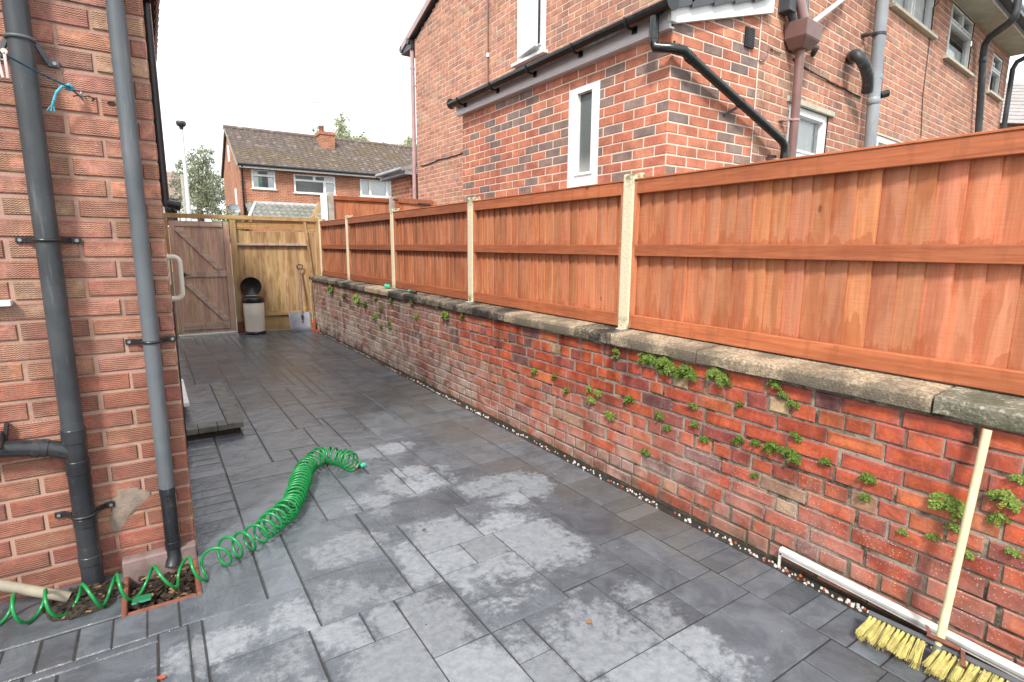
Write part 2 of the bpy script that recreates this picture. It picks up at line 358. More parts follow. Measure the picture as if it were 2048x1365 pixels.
def farbrick():
    t = MT('far_brickwork', .85, .2)
    x, y, z = t.xyz(); cb = t.n('ShaderNodeCombineXYZ'); t.put(cb.inputs[0], t.ma('ADD', x, y)); t.put(cb.inputs[1], z)
    b = t.n('ShaderNodeTexBrick'); t.put(b.inputs['Vector'], cb.outputs[0])
    b.inputs['Scale'].default_value = 1; b.inputs['Brick Width'].default_value = .225; b.inputs['Row Height'].default_value = .075
    b.inputs['Mortar Size'].default_value = .009; b.inputs['Bias'].default_value = 0
    t.put(b.inputs['Color1'], (.40, .155, .085)); t.put(b.inputs['Color2'], (.29, .105, .065)); t.put(b.inputs['Mortar'], (.42, .30, .22))
    c = t.mix(1, b.outputs['Color'], t.mix(t.mr(t.noise(1.3, 6, .7), .3, .7), (.8, .8, .8), (1.2, 1.18, 1.15)), 'MULTIPLY')
    return t.done(c, None, t.bump(b.outputs['Fac'], .3, .01))
M['farbrick'] = farbrick()
def leafm(name, c1, c2, tr=.25):
    t = MT(name, .6, .3); c = t.mix(1, t.mix(t.mr(t.noise(1.2, 4), .3, .7), c1, c2), t.col(), 'MULTIPLY')
    t.put(t.b.inputs['Subsurface Weight'], 0.)
    m_ = t.done(c)
    o = t.t.nodes['Material Output']; tl = t.n('ShaderNodeBsdfTranslucent'); t.put(tl.inputs[0], c); mx_ = t.n('ShaderNodeMixShader')
    mx_.inputs[0].default_value = tr; t.t.links.new(t.b.outputs[0], mx_.inputs[1]); t.t.links.new(tl.outputs[0], mx_.inputs[2]); t.t.links.new(mx_.outputs[0], o.inputs[0])
    return m_
M['willow'] = leafm('grey_green_leaves', (.25, .28, .19), (.42, .45, .33), .35)
M['birch'] = leafm('yellow_green_leaves', (.30, .34, .17), (.45, .48, .28), .4)
M['bushl'] = leafm('bush_leaves', (.05, .13, .025), (.12, .22, .05))
M['fern'] = leafm('fern_leaves', (.12, .20, .035), (.27, .36, .09), .3)
M['bark'] = plain('bark', (.16, .13, .11), .9, .1, .3, 10, .5)

# ------------------------------------------------------------------ mesh builder
class MB:
    def __init__(s): s.v = []; s.f = []; s.mi = []; s.c = []; s.sm = []
    def add(s, vs, fs, mi=0, c=(1, 1, 1), smooth=False):
        b = len(s.v); s.v += [tuple(q) for q in vs]; s.c += [c]*len(vs)
        for f in fs: s.f.append([b+i for i in f]); s.mi.append(mi); s.sm.append(smooth)
    def hexa(s, p, mi=0, c=(1, 1, 1)):
        s.add(p, [(0, 3, 2, 1), (4, 5, 6, 7), (0, 1, 5, 4), (1, 2, 6, 5), (2, 3, 7, 6), (3, 0, 4, 7)], mi, c)
    def box(s, x0, x1, y0, y1, z0, z1, mi=0, c=(1, 1, 1)):
        s.hexa([(x0, y0, z0), (x1, y0, z0), (x1, y1, z0), (x0, y1, z0), (x0, y0, z1), (x1, y0, z1), (x1, y1, z1), (x0, y1, z1)], mi, c)
    def obox(s, cen, a, b, c_, mi=0, c=(1, 1, 1)):
        cen, a, b, c_ = map(Vector, (cen, a, b, c_))
        s.hexa([cen+a*i+b*j+c_*k for k in (-1, 1) for i, j in ((-1, -1), (1, -1), (1, 1), (-1, 1))], mi, c)
    def beam(s, p, q, w, h, up=(0, 0, 1), mi=0, c=(1, 1, 1)):
        p, q = Vector(p), Vector(q); d = (q-p); L = d.length; d.normalize(); sd = d.cross(Vector(up)).normalized(); u = sd.cross(d)
        s.obox((p+q)/2, d*L/2, sd*w/2, u*h/2, mi, c)
    def fbox(s, F, u0, u1, z0, z1, d0, d1, mi=0, c=(1, 1, 1)):
        s.hexa([F(u, z, d) for d in (d0, d1) for u, z in ((u0, z0), (u1, z0), (u1, z1), (u0, z1))], mi, c)
    def tube(s, pts, r, seg=10, mi=0, c=(1, 1, 1), cap=True, smooth=True):
        pts = [Vector(p) for p in pts]; n = len(pts); rs = r if isinstance(r, (list, tuple)) else [r]*n
        t0 = (pts[1]-pts[0]).normalized(); ref = Vector((0, 0, 1)) if abs(t0.z) < .9 else Vector((1, 0, 0))
        a = t0.cross(ref).normalized(); vs = []
        for i, p in enumerate(pts):
            t = ((pts[min(i+1, n-1)]-pts[max(i-1, 0)])).normalized()
            a = (a-t*a.dot(t)).normalized(); b = t.cross(a)
            vs += [p+(a*math.cos(2*math.pi*k/seg)+b*math.sin(2*math.pi*k/seg))*rs[i] for k in range(seg)]
        fs = [(i*seg+k, i*seg+(k+1) % seg, (i+1)*seg+(k+1) % seg, (i+1)*seg+k) for i in range(n-1) for k in range(seg)]
        s.add(vs, fs, mi, c, smooth)
        if cap:
            s.add(vs[:seg], [tuple(range(seg))[::-1]], mi, c); s.add(vs[-seg:], [tuple(range(seg))], mi, c)
    def lathe(s, cen, prof, seg=32, mi=0, c=(1, 1, 1), sx=1., sy=1.):
        cx, cy, cz = cen; n = len(prof)
        vs = [(cx+sx*r*math.cos(2*math.pi*k/seg), cy+sy*r*math.sin(2*math.pi*k/seg), cz+z) for r, z in prof for k in range(seg)]
        s.add(vs, [(i*seg+k, i*seg+(k+1) % seg, (i+1)*seg+(k+1) % seg, (i+1)*seg+k) for i in range(n-1) for k in range(seg)], mi, c, True)
    def prism(s, poly, ext, mi=0, c=(1, 1, 1)):
        n = len(poly); p = [Vector(q) for q in poly]; e = Vector(ext)
        s.add(p+[q+e for q in p], [tuple(range(n))[::-1], tuple(range(n, 2*n))]+[(i, (i+1) % n, n+(i+1) % n, n+i) for i in range(n)], mi, c)
    def build(s, name, mats, parent=None, bevel=0., seg=2, auto=False):
        off = Vector((0, 0, 0)); q = parent
        while q is not None: off += q.location; q = q.parent
        me = bpy.data.meshes.new(name); me.from_pydata([Vector(v)-off for v in s.v], [], s.f)
        for k in (mats if isinstance(mats, (list, tuple)) else [mats]): me.materials.append(M[k] if isinstance(k, str) else k)
        me.polygons.foreach_set('material_index', s.mi); me.polygons.foreach_set('use_smooth', s.sm)
        at = me.color_attributes.new('col', 'FLOAT_COLOR', 'POINT')
        at.data.foreach_set('color', [w_ for c in s.c for w_ in (*c, 1)])
        me.update(); o = bpy.data.objects.new(name, me); COL.objects.link(o)
        if parent is not None: o.parent = parent
        if bevel:
            b = o.modifiers.new('bevel', 'BEVEL'); b.width = bevel; b.segments = seg; b.limit_method = 'ANGLE'; b.angle_limit = rad(40)
        return o

def tag(o, label, cat, group=None, kind=None):
    if label: o['label'] = label
    if cat: o['category'] = cat
    if group: o['group'] = group
    if kind: o['kind'] = kind
    return o
def thing(name, label, cat, loc=(0, 0, 0), group=None):
    o = bpy.data.objects.new(name, None); COL.objects.link(o); o.location = loc; o.empty_display_size = .1
    return tag(o, label, cat, group)
def frame(O, U, N):
    O, U, N = Vector(O), Vector(U).normalized(), Vector(N).normalized()
    return lambda u, z, d=0.: O+U*u+N*d+Vector((0, 0, z))

# ------------------------------------------------------------------ brick walls
def brickwork(mb, F, u0, u1, z0, z1, colf, rng, course=.075, bl=.225, joint=.010, proud=.005, openings=(), top=None, pattern='stretcher', ch=.004, jit=.0015, mortar_d=0., shift=0., edgef=None):
    """every brick is a chamfered block standing proud of the mortar bed (slot 1)"""
    us = sorted({u0, u1, *[o[0] for o in openings], *[o[1] for o in openings]}); zs = sorted({z0, z1, *[o[2] for o in openings], *[o[3] for o in openings]})
    us = [u for u in us if u0 <= u <= u1]; zs = [z for z in zs if z0 <= z <= z1]
    for i in range(len(us)-1):
        for j in range(len(zs)-1):
            um, zm = (us[i]+us[i+1])/2, (zs[j]+zs[j+1])/2
            if any(o[0] < um < o[1] and o[2] < zm < o[3] for o in openings): continue
            if top and zs[j+1] == z1:
                for q in range(12):
                    a, b = us[i]+(us[i+1]-us[i])*q/12, us[i]+(us[i+1]-us[i])*(q+1)/12
                    mb.add([F(a, zs[j], mortar_d), F(b, zs[j], mortar_d), F(b, top(b), mortar_d), F(a, top(a), mortar_d)], [(0, 1, 2, 3)], 1)
            else: mb.add([F(us[i], zs[j], mortar_d), F(us[i+1], zs[j], mortar_d), F(us[i+1], zs[j+1], mortar_d), F(us[i], zs[j+1], mortar_d)], [(0, 1, 2, 3)], 1)
    row = 0; z = z0
    zmax = max(max(top(u0+(u1-u0)*k/20) for k in range(21)), z1) if top else z1
    while z < zmax-.02:
        zb, zt = z+joint/2, min(z+course-joint/2, zmax)
        cuts = []
        hdr = pattern == 'garden' and row % 4 == 1
        u = u0-(bl/2 if row % 2 else 0)-shift-(rng.random()*.1 if pattern == 'garden' else 0)
        while u < u1:
            L = bl
            if hdr or (pattern == 'garden' and rng.random() < .13): L = bl/2
            if pattern == 'garden': L *= rng.uniform(.94, 1.06)
            cuts.append((u, u+L)); u += L
        for a, b in cuts:
            a, b = max(a+joint/2, u0), min(b-joint/2, u1); segs = [(a, b)]
            for o in openings:
                if o[2] < (zb+zt)/2 < o[3]:
                    ns = []
                    for p, q in segs:
                        if q <= o[0] or p >= o[1]: ns.append((p, q)); continue
                        if p < o[0]: ns.append((p, o[0]))
                        if q > o[1]: ns.append((o[1], q))
                    segs = ns
            for p, q in segs:
                if q-p < .02: continue
                zt2 = zt
                if top:
                    zt2 = min(zt, top((p+q)/2))
                    if zt2-zb < .015: continue
                c = colf((p+q)/2, (zb+zt)/2, rng)
                if c is None: continue
                j = lambda: rng.uniform(-jit, jit)
                d = mortar_d+proud+rng.uniform(-.3, .3)*proud
                P, Q, B, T = p+j(), q+j(), zb+j(), zt2+j()
                vs = [F(P, B, mortar_d), F(Q, B, mortar_d), F(Q, T, mortar_d), F(P, T, mortar_d), F(P+ch, B+ch, d), F(Q-ch, B+ch, d), F(Q-ch, T-ch, d), F(P+ch, T-ch, d)]
                if edgef is None:
                    mb.add(vs, [(4, 5, 6, 7), (0, 1, 5, 4), (1, 2, 6, 5), (2, 3, 7, 6), (3, 0, 4, 7)], 0, c)
                else:
                    ce = edgef(c, (p+q)/2, (zb+zt)/2, rng); gi, gj = min(.035, (Q-P)*.3), min(.022, (T-B)*.32); r_ = lambda: rng.uniform(.5, 1.25); dd = lambda: d+rng.uniform(-.0012, .0014)
                    b0 = len(mb.v); mb.add(vs, [(0, 1, 5, 4), (1, 2, 6, 5), (2, 3, 7, 6), (3, 0, 4, 7)], 0, ce)
                    mb.v += [tuple(w_) for w_ in (F(P+gi*r_(), B+gj*r_(), dd()), F(Q-gi*r_(), B+gj*r_(), dd()), F(Q-gi*r_(), T-gj*r_(), dd()), F(P+gi*r_(), T-gj*r_(), dd()))]; mb.c += [c]*4
                    for f_ in ((8, 9, 10, 11), (4, 5, 9, 8), (5, 6, 10, 9), (6, 7, 11, 10), (7, 4, 8, 11)): mb.f.append([b0+k_ for k_ in f_]); mb.mi.append(0); mb.sm.append(False)
        z += course; row += 1
def pick(rng, table, v=.12):
    x = rng.random()*sum(w_ for w_, _ in table)
    for w_, c in table:
        x -= w_
        if x <= 0: break
    k = 1+rng.uniform(-v, v); return tuple(q*k for q in c)

# ================================================================== SETTING
mb = MB()
mb.add([(-400, -400, -.16), (400, -400, -.16), (400, 400, -.16), (-400, 400, -.16)], [(0, 1, 2, 3)])
tag(mb.build('ground', 'ground'), None, None, kind='structure')
mb = MB(); mb.add([(-60, 14, -.14), (60, 14, -.14), (60, 20.5, -.14), (-60, 20.5, -.14)], [(0, 1, 2, 3)])
tag(mb.build('road', 'asphalt'), None, None, kind='structure')
mb = MB(); mb.add([(2.5, -1, -.14), (30, -1, -.14), (30, 12, -.14), (2.5, 12, -.14)], [(0, 1, 2, 3)])
tag(mb.build('yard', 'ground'), None, None, kind='structure')

# patio: stamped concrete slab, stones laid on a 5 cm raster
HOLE = (-.205, .045, 2.56, 2.86)
PX0, PX1, PY0, PY1 = -2.6, 2.36, -1.0, 10.42
LWY = 2.93; LCX = .065                          # left house: front wall plane, side wall plane
rng = random.Random(4)
G = .05; nx, ny = int(round((PX1-PX0)/G)), int(round((PY1-PY0)/G))
occ = [[False]*ny for _ in range(nx)]
def cell(x, y): return int(round((x-PX0)/G)), int(round((y-PY0)/G))
stones = []
def claim(x0, x1, y0, y1):
    a, b = cell(x0, y0); c_, d_ = cell(x1, y1); a, b = max(a, 0), max(b, 0); c_, d_ = min(c_, nx), min(d_, ny)
    if c_ <= a or d_ <= b: return
    if any(occ[i][j] for i in range(a, c_) for j in range(b, d_)): return
    for i in range(a, c_):
        for j in range(b, d_): occ[i][j] = True
    stones.append((PX0+a*G, PX0+c_*G, PY0+b*G, PY0+d_*G))
def block(x0, x1, y0, y1):
    a, b = cell(x0, y0); c_, d_ = cell(x1, y1)
    for i in range(max(a, 0), min(c_, nx)):
        for j in range(max(b, 0), min(d_, ny)): occ[i][j] = True
block(PX0, LCX, LWY-.02, PY1)                   # under the left house
block(HOLE[0], HOLE[1], HOLE[2], HOLE[3])
extra = []
y = LWY-.05
while y < PY1:                                  # soldier border along the left house and along the low wall
    extra.append((LCX, .30, y, y+.115)); y += .115
block(LCX, .30, LWY-.05, PY1)
y = PY0
while y < PY1: extra.append((2.103, PX1, y, y+.115)); y += .115
block(2.10, PX1, PY0, PY1)
x = -2.6
while x < .06: extra.append((x, x+.112, 2.35, 2.55)); x += .112
block(PX0, .05, 2.35, 2.55); block(PX0, .05, 2.55, LWY)
extra.append((PX0, -.215, 2.555, LWY))
for r_ in [(.85, 1.45, 2.65, 2.9), (.85, 1., 2.5, 2.65), (1., 1.35, 2.3, 2.65), (.85, 1., 2.05, 2.5), (1., 1.2, 2.1, 2.3), (1.2, 1.4, 2.1, 2.3), (1.35, 1.8, 2.3, 2.65),
           (1.45, 2.1, 2.65, 2.95), (1.8, 2.1, 2.35, 2.65), (1.4, 1.8, 1.7, 2.3), (1., 1.4, 1.85, 2.1), (1., 1.4, 1.65, 1.85), (1., 1.15, 1.45, 1.65), (1.15, 1.55, 1.25, 1.65),
           (1.55, 1.8, 1.45, 1.7), (1.55, 1.8, 1.25, 1.45), (1.8, 2.1, 1.9, 2.35), (1.8, 1.95, 1.45, 1.9), (1.95, 2.1, 1.45, 1.9), (.75, 1., 1.65, 2.05), (.75, 1., 1.25, 1.65), (1., 1.15, 1.05, 1.45), (1.15, 1.55, 1., 1.25), (1.55, 2.1, .9, 1.25), (1.8, 2.1, 1.25, 1.45),
           (.6, .75, 1.85, 2.05), (.45, .6, 1.85, 2.05), (.4, .75, 1.4, 1.85), (.05, .4, 1.7, 2.05), (.4, .45, 1.85, 2.05), (.45, .85, 2.05, 2.4), (.45, .85, 2.4, 2.9), (.3, .45, 2.4, 2.9), (.05, .45, 2.05, 2.35), (.05, .3, 2.35, 2.8),
           (.3, .7, 2.9, 3.3), (.7, .9, 2.9, 3.15), (.7, .9, 3.15, 3.4), (.3, .7, 3.3, 3.7), (.3, .75, 3.7, 3.95), (.7, .9, 3.4, 3.7), (.75, .95, 3.7, 3.8), (.9, 1.25, 2.95, 3.4), (.9, 1.15, 3.4, 3.95), (1.15, 1.3, 3.4, 3.95),
           (1.25, 1.5, 2.95, 3.2), (1.3, 1.5, 3.2, 3.95), (.3, .6, 3.95, 4.65), (.6, .75, 3.95, 4.15), (.75, .95, 3.8, 4.15), (.6, .95, 4.15, 4.6), (.95, 1.15, 3.95, 4.6), (1.15, 1.4, 3.95, 4.4), (1.4, 1.75, 4.05, 4.4), (1.4, 1.75, 3.95, 4.05),
           (1.15, 1.4, 4.4, 4.8), (1.5, 2.1, 2.95, 3.15), (1.5, 1.8, 3.15, 3.55), (1.8, 2.1, 3.15, 3.6), (1.5, 2.1, 3.6, 3.95), (.85, 1.25, 2.9, 2.95)]:
    claim(*r_)
sizes = [(8, 6), (6, 8), (8, 4), (4, 8), (6, 6), (6, 4), (4, 6), (4, 4), (8, 8), (12, 6), (6, 12)]
for j in range(ny):
    for i in range(nx):
        if occ[i][j]: continue
        opts = sizes[:]; rng.shuffle(opts); opts += [(4, 4), (4, 3), (3, 4), (3, 3), (2, 4), (4, 2), (2, 3), (3, 2), (2, 2), (1, 4), (4, 1), (1, 3), (3, 1), (1, 2), (2, 1), (1, 1)]
        for w_, h_ in opts:
            if i+w_ <= nx and j+h_ <= ny and not any(occ[a][b] for a in range(i, i+w_) for b in range(j, j+h_)):
                for a in range(i, i+w_):
                    for b in range(j, j+h_): occ[a][b] = True
                stones.append((PX0+i*G, PX0+(i+w_)*G, PY0+j*G, PY0+(j+h_)*G)); break
chg = True
while chg:
    chg = False
    for s_ in stones:
        w_, h_ = s_[1]-s_[0], s_[3]-s_[2]
        if min(w_, h_) > .12: continue
        best = None
        for o_ in stones:
            if o_ is s_: continue
            if abs(o_[0]-s_[0]) < .01 and abs(o_[1]-s_[1]) < .01 and (abs(o_[3]-s_[2]) < .01 or abs(o_[2]-s_[3]) < .01): best = o_
            if abs(o_[2]-s_[2]) < .01 and abs(o_[3]-s_[3]) < .01 and (abs(o_[1]-s_[0]) < .01 or abs(o_[0]-s_[1]) < .01): best = o_
            if best: break
        if best:
            stones.remove(s_); stones.remove(best); stones.append((min(s_[0], best[0]), max(s_[1], best[1]), min(s_[2], best[2]), max(s_[3], best[3]))); chg = True; break
mb = MB()
def stone(x0, x1, y0, y1, g=.0016):
    x0 += g+rng.uniform(-.001, .002); x1 -= g+rng.uniform(-.001, .002); y0 += g+rng.uniform(-.001, .002); y1 -= g+rng.uniform(-.001, .002)
    if x1-x0 < .01 or y1-y0 < .01: return
    tone = rng.random(); zt = rng.uniform(-.0015, .0015); ch = min(.0045, (x1-x0)*.2)
    def zz(): return zt+rng.uniform(-.001, .001)
    b = len(mb.v)
    rings = [(0, -.0065, 0.), (ch, zt-.001, .25), (min(.05, (x1-x0)*.35, (y1-y0)*.35), zt, 1.)]
    for ins, z_, e in rings:
        for X, Y in ((x0+ins, y0+ins), (x1-ins, y0+ins), (x1-ins, y1-ins), (x0+ins, y1-ins)):
            mb.v.append((X, Y, z_+rng.uniform(-.0006, .0006))); mb.c.append((tone, tone, e))
    for k in range(2):
        for q in range(4):
            mb.f.append([b+k*4+q, b+k*4+(q+1) % 4, b+k*4+4+(q+1) % 4, b+k*4+4+q]); mb.mi.append(0); mb.sm.append(False)
    mb.f.append([b+8, b+9, b+10, b+11]); mb.mi.append(0); mb.sm.append(False)
for s_ in stones+extra: stone(*s_)
hx0, hx1, hy0, hy1 = HOLE
for a, b, c_, d_ in ((PX0, hx0, PY0, PY1), (hx1, PX1+.1, PY0, PY1), (hx0, hx1, PY0, hy0), (hx0, hx1, hy1, PY1)):
    mb.add([(a, c_, -.0058), (b, c_, -.0058), (b, d_, -.0058), (a, d_, -.0058)], [(0, 1, 2, 3)], 1)
tag(mb.build('patio', ['slate', 'joint']), None, None, kind='structure')

# white chips and brick crumbs in the gap at the foot of the low wall
mb = MB(); rng = random.Random(8)
for i in range(430):
    yy = .5+9.6*rng.random()**1.5; r_ = rng.uniform(.0025, .0075)*(1.35 if rng.random() < .1 else 1); xx = 2.388+rng.uniform(-.010, .02)
    if rng.random() < .15*(yy < 3): xx -= .02
    k = 1 if rng.random() < .22 else 0
    sh = rng.uniform(.55, 1.15); a = rng.random()*6.28
    vs = [(xx+r_*math.cos(a+q*1.2566)*rng.uniform(.7, 1.3), yy+r_*1.3*math.sin(a+q*1.2566)*rng.uniform(.7, 1.3), -.004) for q in range(5)]
    tp = [(xx+(v[0]-xx)*.55, yy+(v[1]-yy)*.55, r_*rng.uniform(.5, 1.1)) for v in vs]
    mb.add(vs+tp, [(5, 6, 7, 8, 9)]+[(q, (q+1) % 5, 5+(q+1) % 5, 5+q) for q in range(5)], k, (sh,)*3)
tag(mb.build('gravel', ['pebble', 'redfrag']), 'white chippings and brick crumbs along the foot of the low wall', 'gravel', kind='stuff')

# ================================================================== LOW WALL with coping
WX = 2.435; WY0, WY1 = .0, 10.32; WZ = .894
wall = thing('garden_wall', 'low old red brick wall with stone coping beneath the red panel fence', 'wall', (WX+.1, 5, 0))
F = frame((WX, 0, 0), (0, 1, 0), (-1, 0, 0)); rng = random.Random(21); mb = MB()
def lowcol(u, z, r):
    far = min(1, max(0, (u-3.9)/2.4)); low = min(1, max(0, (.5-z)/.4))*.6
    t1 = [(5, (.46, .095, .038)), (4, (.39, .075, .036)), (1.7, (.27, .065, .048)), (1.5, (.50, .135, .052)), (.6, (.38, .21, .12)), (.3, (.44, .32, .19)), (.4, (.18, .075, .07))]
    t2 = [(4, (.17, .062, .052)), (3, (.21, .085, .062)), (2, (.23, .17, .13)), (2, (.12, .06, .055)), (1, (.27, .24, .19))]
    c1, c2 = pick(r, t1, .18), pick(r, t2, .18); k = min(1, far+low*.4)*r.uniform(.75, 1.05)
    if far > .5 and r.random() < .025: return (.012, .012, .010)
    return tuple(a*(1-k)+b*k for a, b in zip(c1, c2))
brickwork(mb, F, WY0, WY1, .005, WZ, lowcol, rng, course=.0800, bl=.232, joint=.0105, proud=.006, pattern='garden', ch=.0055, jit=.0045,
          edgef=lambda c, u, z, r: tuple(a*.62+b*.38*r.uniform(.7, 1.2) for a, b in zip(c, (.20, .115, .12) if r.random() < .7 else (.10, .05, .05))))
mb.box(WX+.001, WX+.22, WY0, WY1, -.1, WZ, 1); mb.box(2.36, WX, WY0, WY1, -.1, -.010, 1)
mb.build('brickwork', ['lowbrick', 'lowmort'], wall)
cuts = [.0, .775, 1.84, 2.50, 2.85, 3.75, 4.62, 5.5, 6.4, 7.25, 8.1, 9.0, 10.34]
kinds = ['copegrey', 'cope', 'cope', 'copedark', 'cope', 'copedark', 'copedark', 'copedark', 'cope', 'copedark', 'copedark', 'copedark']
for k, (a, b) in enumerate(zip(cuts[:-1], cuts[1:])):
    mb = MB(); n = max(4, int((b-a)/.07)); dz = rng.uniform(-.002, .002); x0 = 2.394+rng.uniform(-.004, .004)
    rows = []
    for i in range(n+1):
        yy = a+.005+(b-a-.010)*i/n; e = .003*rng.uniform(-1, 1)
        nick = .014 if rng.random() < .05 else 0
        rows.append([(2.66, yy, WZ+.002), (2.46, yy, WZ+.002), (x0+e, yy, WZ+.003+nick+rng.uniform(0, .006)), (x0-.001+e*.5, yy, .950+dz), (x0+.005+e*.6, yy, .9635+dz), (2.46, yy, .968+dz+rng.uniform(-.001, .001)), (2.56, yy, .974+dz), (2.66, yy, .98)])
    m_ = len(rows[0]); vs = [q for r_ in rows for q in r_]
    fs = [(i*m_+j, (i+1)*m_+j, (i+1)*m_+(j+1) % m_, i*m_+(j+1) % m_) for i in range(n) for j in range(m_)]+[tuple(range(m_)), tuple(range(n*m_, n*m_+m_))[::-1]]
    mb.add(vs, fs); o = mb.build('coping_stone', kinds[k], wall)
    if kinds[k] == 'copegrey': o['label'] = 'grey lichen-covered end coping stone'
    elif kinds[k] == 'copedark': o['label'] = 'coping stone blackened with algae'
    else: o['label'] = 'tan exposed-pebble coping stone'

# ================================================================== RED FENCE
FX = 2.585; PY = [2.58, 4.655, 6.68, 8.58, 10.20]
ordn = ['nearest', 'second nearest', 'third', 'fourth', 'farthest']
pl = ['cream concrete fence post nearest the camera, between the two closest red panels', 'second concrete fence post from the camera, with the low wall dark below it', 'middle concrete fence post with the green spray lance lying at its foot', 'fourth concrete fence post, second from the timber gate end', 'last concrete fence post, against the pine fence by the gate']
for k, yy in enumerate(PY):
    t = thing('fence_post', pl[k], 'post', (FX+.04, yy, .965), 'concrete posts of the red fence')
    mb = MB(); w2 = .047
    a_, b_ = (FX-.006, yy-w2), (FX+.095, yy+w2); h_ = 1.962
    mb.hexa([(a_[0], a_[1], .955), (b_[0], a_[1], .955), (b_[0], b_[1], .955), (a_[0], b_[1], .955), (a_[0], a_[1], h_), (b_[0], a_[1], h_+.012), (b_[0], b_[1], h_+.012), (a_[0], b_[1], h_)])
    mb.build('shaft', 'post', t, .008)
    mb = MB(); mb.lathe((FX-.002, yy, .972), [(.060, -.012), (.055, -.002), (.045, .003), (.0, .004)], 12); mb.build('mortar_collar', 'grey_conc', t)
def red_panel(y0, y1, label, seed, dark=1.):
    rg = random.Random(seed)
    t = thing('board_fence', label, 'fence', (FX+.03, (y0+y1)/2, .985), 'red-brown panels of the fence on the low wall')
    z0, z1 = .985, 1.925; xb = FX+.036
    yy = y0+.004; n = max(8, round((y1-y0)/.098)); step = (y1-y0-.008)/n; mb = MB()
    for i in range(n):
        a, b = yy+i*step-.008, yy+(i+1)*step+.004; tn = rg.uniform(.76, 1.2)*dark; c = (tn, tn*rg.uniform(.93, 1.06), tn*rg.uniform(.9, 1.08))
        xa, xc = xb+.002, xb+.017; zt = z1-.03; zb = z0+.01
        w_ = rg.uniform(-.0015, .0015)
        mb.hexa([(xa+w_, a, zb), (xc, b, zb), (xc+.005, b, zb), (xa+.011, a, zb), (xa, a, zt), (xc+w_, b, zt), (xc+.005, b, zt), (xa+.011, a, zt)], 0, c)
    mb.build('boards', 'redwood', t)
    for za, zb_, pr in ((z1-.088, z1-.006, .0), (1.452, 1.522, .002), (z0, z0+.085, -.002)):
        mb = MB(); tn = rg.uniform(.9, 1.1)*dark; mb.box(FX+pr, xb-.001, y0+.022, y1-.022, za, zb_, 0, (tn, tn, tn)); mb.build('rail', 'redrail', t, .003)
    for a in (y0, y1-.0215):
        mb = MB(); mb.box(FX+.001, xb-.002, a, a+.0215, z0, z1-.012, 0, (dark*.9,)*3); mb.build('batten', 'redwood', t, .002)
    mb = MB(); mb.box(FX-.005, xb+.028, y0, y1, z1-.006, z1+.004, 0, (1.25,)*3); mb.build('capping', 'redrail', t, .002)
labs = ['nearest red-brown fence panel, largest, running out of the right edge', 'red-brown fence panel between the two nearest concrete posts, under the narrow white window', 'third red-brown fence panel from the camera, right of the green spray lance', 'fourth red-brown fence panel from the camera, in front of the neighbour side gate', 'short last red-brown fence panel beside the pine fence']
ends = [(.25, PY[0]-.048)]+[(PY[i]+.048, PY[i+1]-.048) for i in range(4)]
for k, (a, b) in enumerate(ends): red_panel(a, b, labs[k], 40+k, (1.08, 1.0, .78, .68, .64)[k])  # weaker light on the farther panels is painted into their tone

# ================================================================== GATE, PINE FENCE at the far end
GY = 10.45
t = thing('timber_gate', 'weathered brown timber gate with Z bracing at the end of the passage', 'gate', (.73, GY, 0)); rng = random.Random(5)
def xboards(mb, x0, x1, z0, z1, y, n, rg, lo=.85, hi=1.12, th=.012):
    w_ = (x1-x0)/n
    for i in range(n):
        tn = rg.uniform(lo, hi); mb.box(x0+i*w_+.0006, x0+(i+1)*w_-.0006, y+rg.uniform(-.001, .001), y+th, z0, z1, 0, (tn, tn*rg.uniform(.95, 1.04), tn*rg.uniform(.93, 1.05)))
mb = MB(); xboards(mb, .30, 1.155, .05, 1.885, GY, 9, rng); mb.build('boards', 'gatewood', t)
for x0, x1, za, zb_ in ((.38, 1.06, 1.80, 1.885), (.40, 1.07, .975, 1.07), (.36, 1.06, .10, .21)):
    mb = MB(); mb.box(x0, x1, GY-.028, GY-.001, za, zb_); mb.build('rail', 'gatex', t, .003)
for x0, x1 in ((.30, .378), (1.072, 1.155)):
    mb = MB(); mb.box(x0, x1, GY-.03, GY-.0015, .05, 1.885); mb.build('stile', 'gatewood', t, .003)
for p, q in (((.40, 1.77), (.98, 1.10)), ((.42, .95), (1.02, .24))):
    mb = MB(); mb.beam((p[0], GY-.014, p[1]), (q[0], GY-.014, q[1]), .085, .024, (0, -1, 0)); o = mb.build('brace', 'gatex', t, .003)
mb = MB(); mb.box(.40, .47, GY-.036, GY-.029, .99, 1.05); mb.tube([(.41, GY-.045, 1.02), (.52, GY-.045, 1.02)], .007, 8); mb.build('bolt', 'black', t)
mb = MB(); mb.box(.27, 1.17, GY-.02, GY+.03, -.005, .022); tag(mb.build('threshold', 'white_dirty', None, .004), 'thin white threshold strip under the timber gate', 'threshold')
pf = thing('pine_fence', 'yellow treated pine fence of vertical boards beside the gate', 'fence', (1.9, GY, 0))
mb = MB(); xboards(mb, 1.265, 2.72, .34, 1.742, GY+.005, 13, rng, .85, 1.15); mb.build('boards', 'pine', pf)
mb = MB(); mb.box(1.265, 2.72, GY+.02, GY+.04, .0, .36, 0, (.95, .95, .95)); mb.build('kick_board', 'pinex', pf)
mb = MB(); mb.box(1.265, 2.70, GY-.012, GY+.008, 1.775, 1.90, 0, (1.05, .92, .8)); mb.build('header_board', 'pinex', pf, .003)
mb = MB(); mb.box(1.25, 2.40, GY-.05, GY+.004, 1.50, 1.535, 0, (.75, .75, .9)); mb.build('shelf_rail', 'gatex', pf, .003)
mb = MB(); mb.box(1.62, 2.50, GY-.03, GY+.004, .27, .335); mb.build('rail', 'pinex', pf, .003)
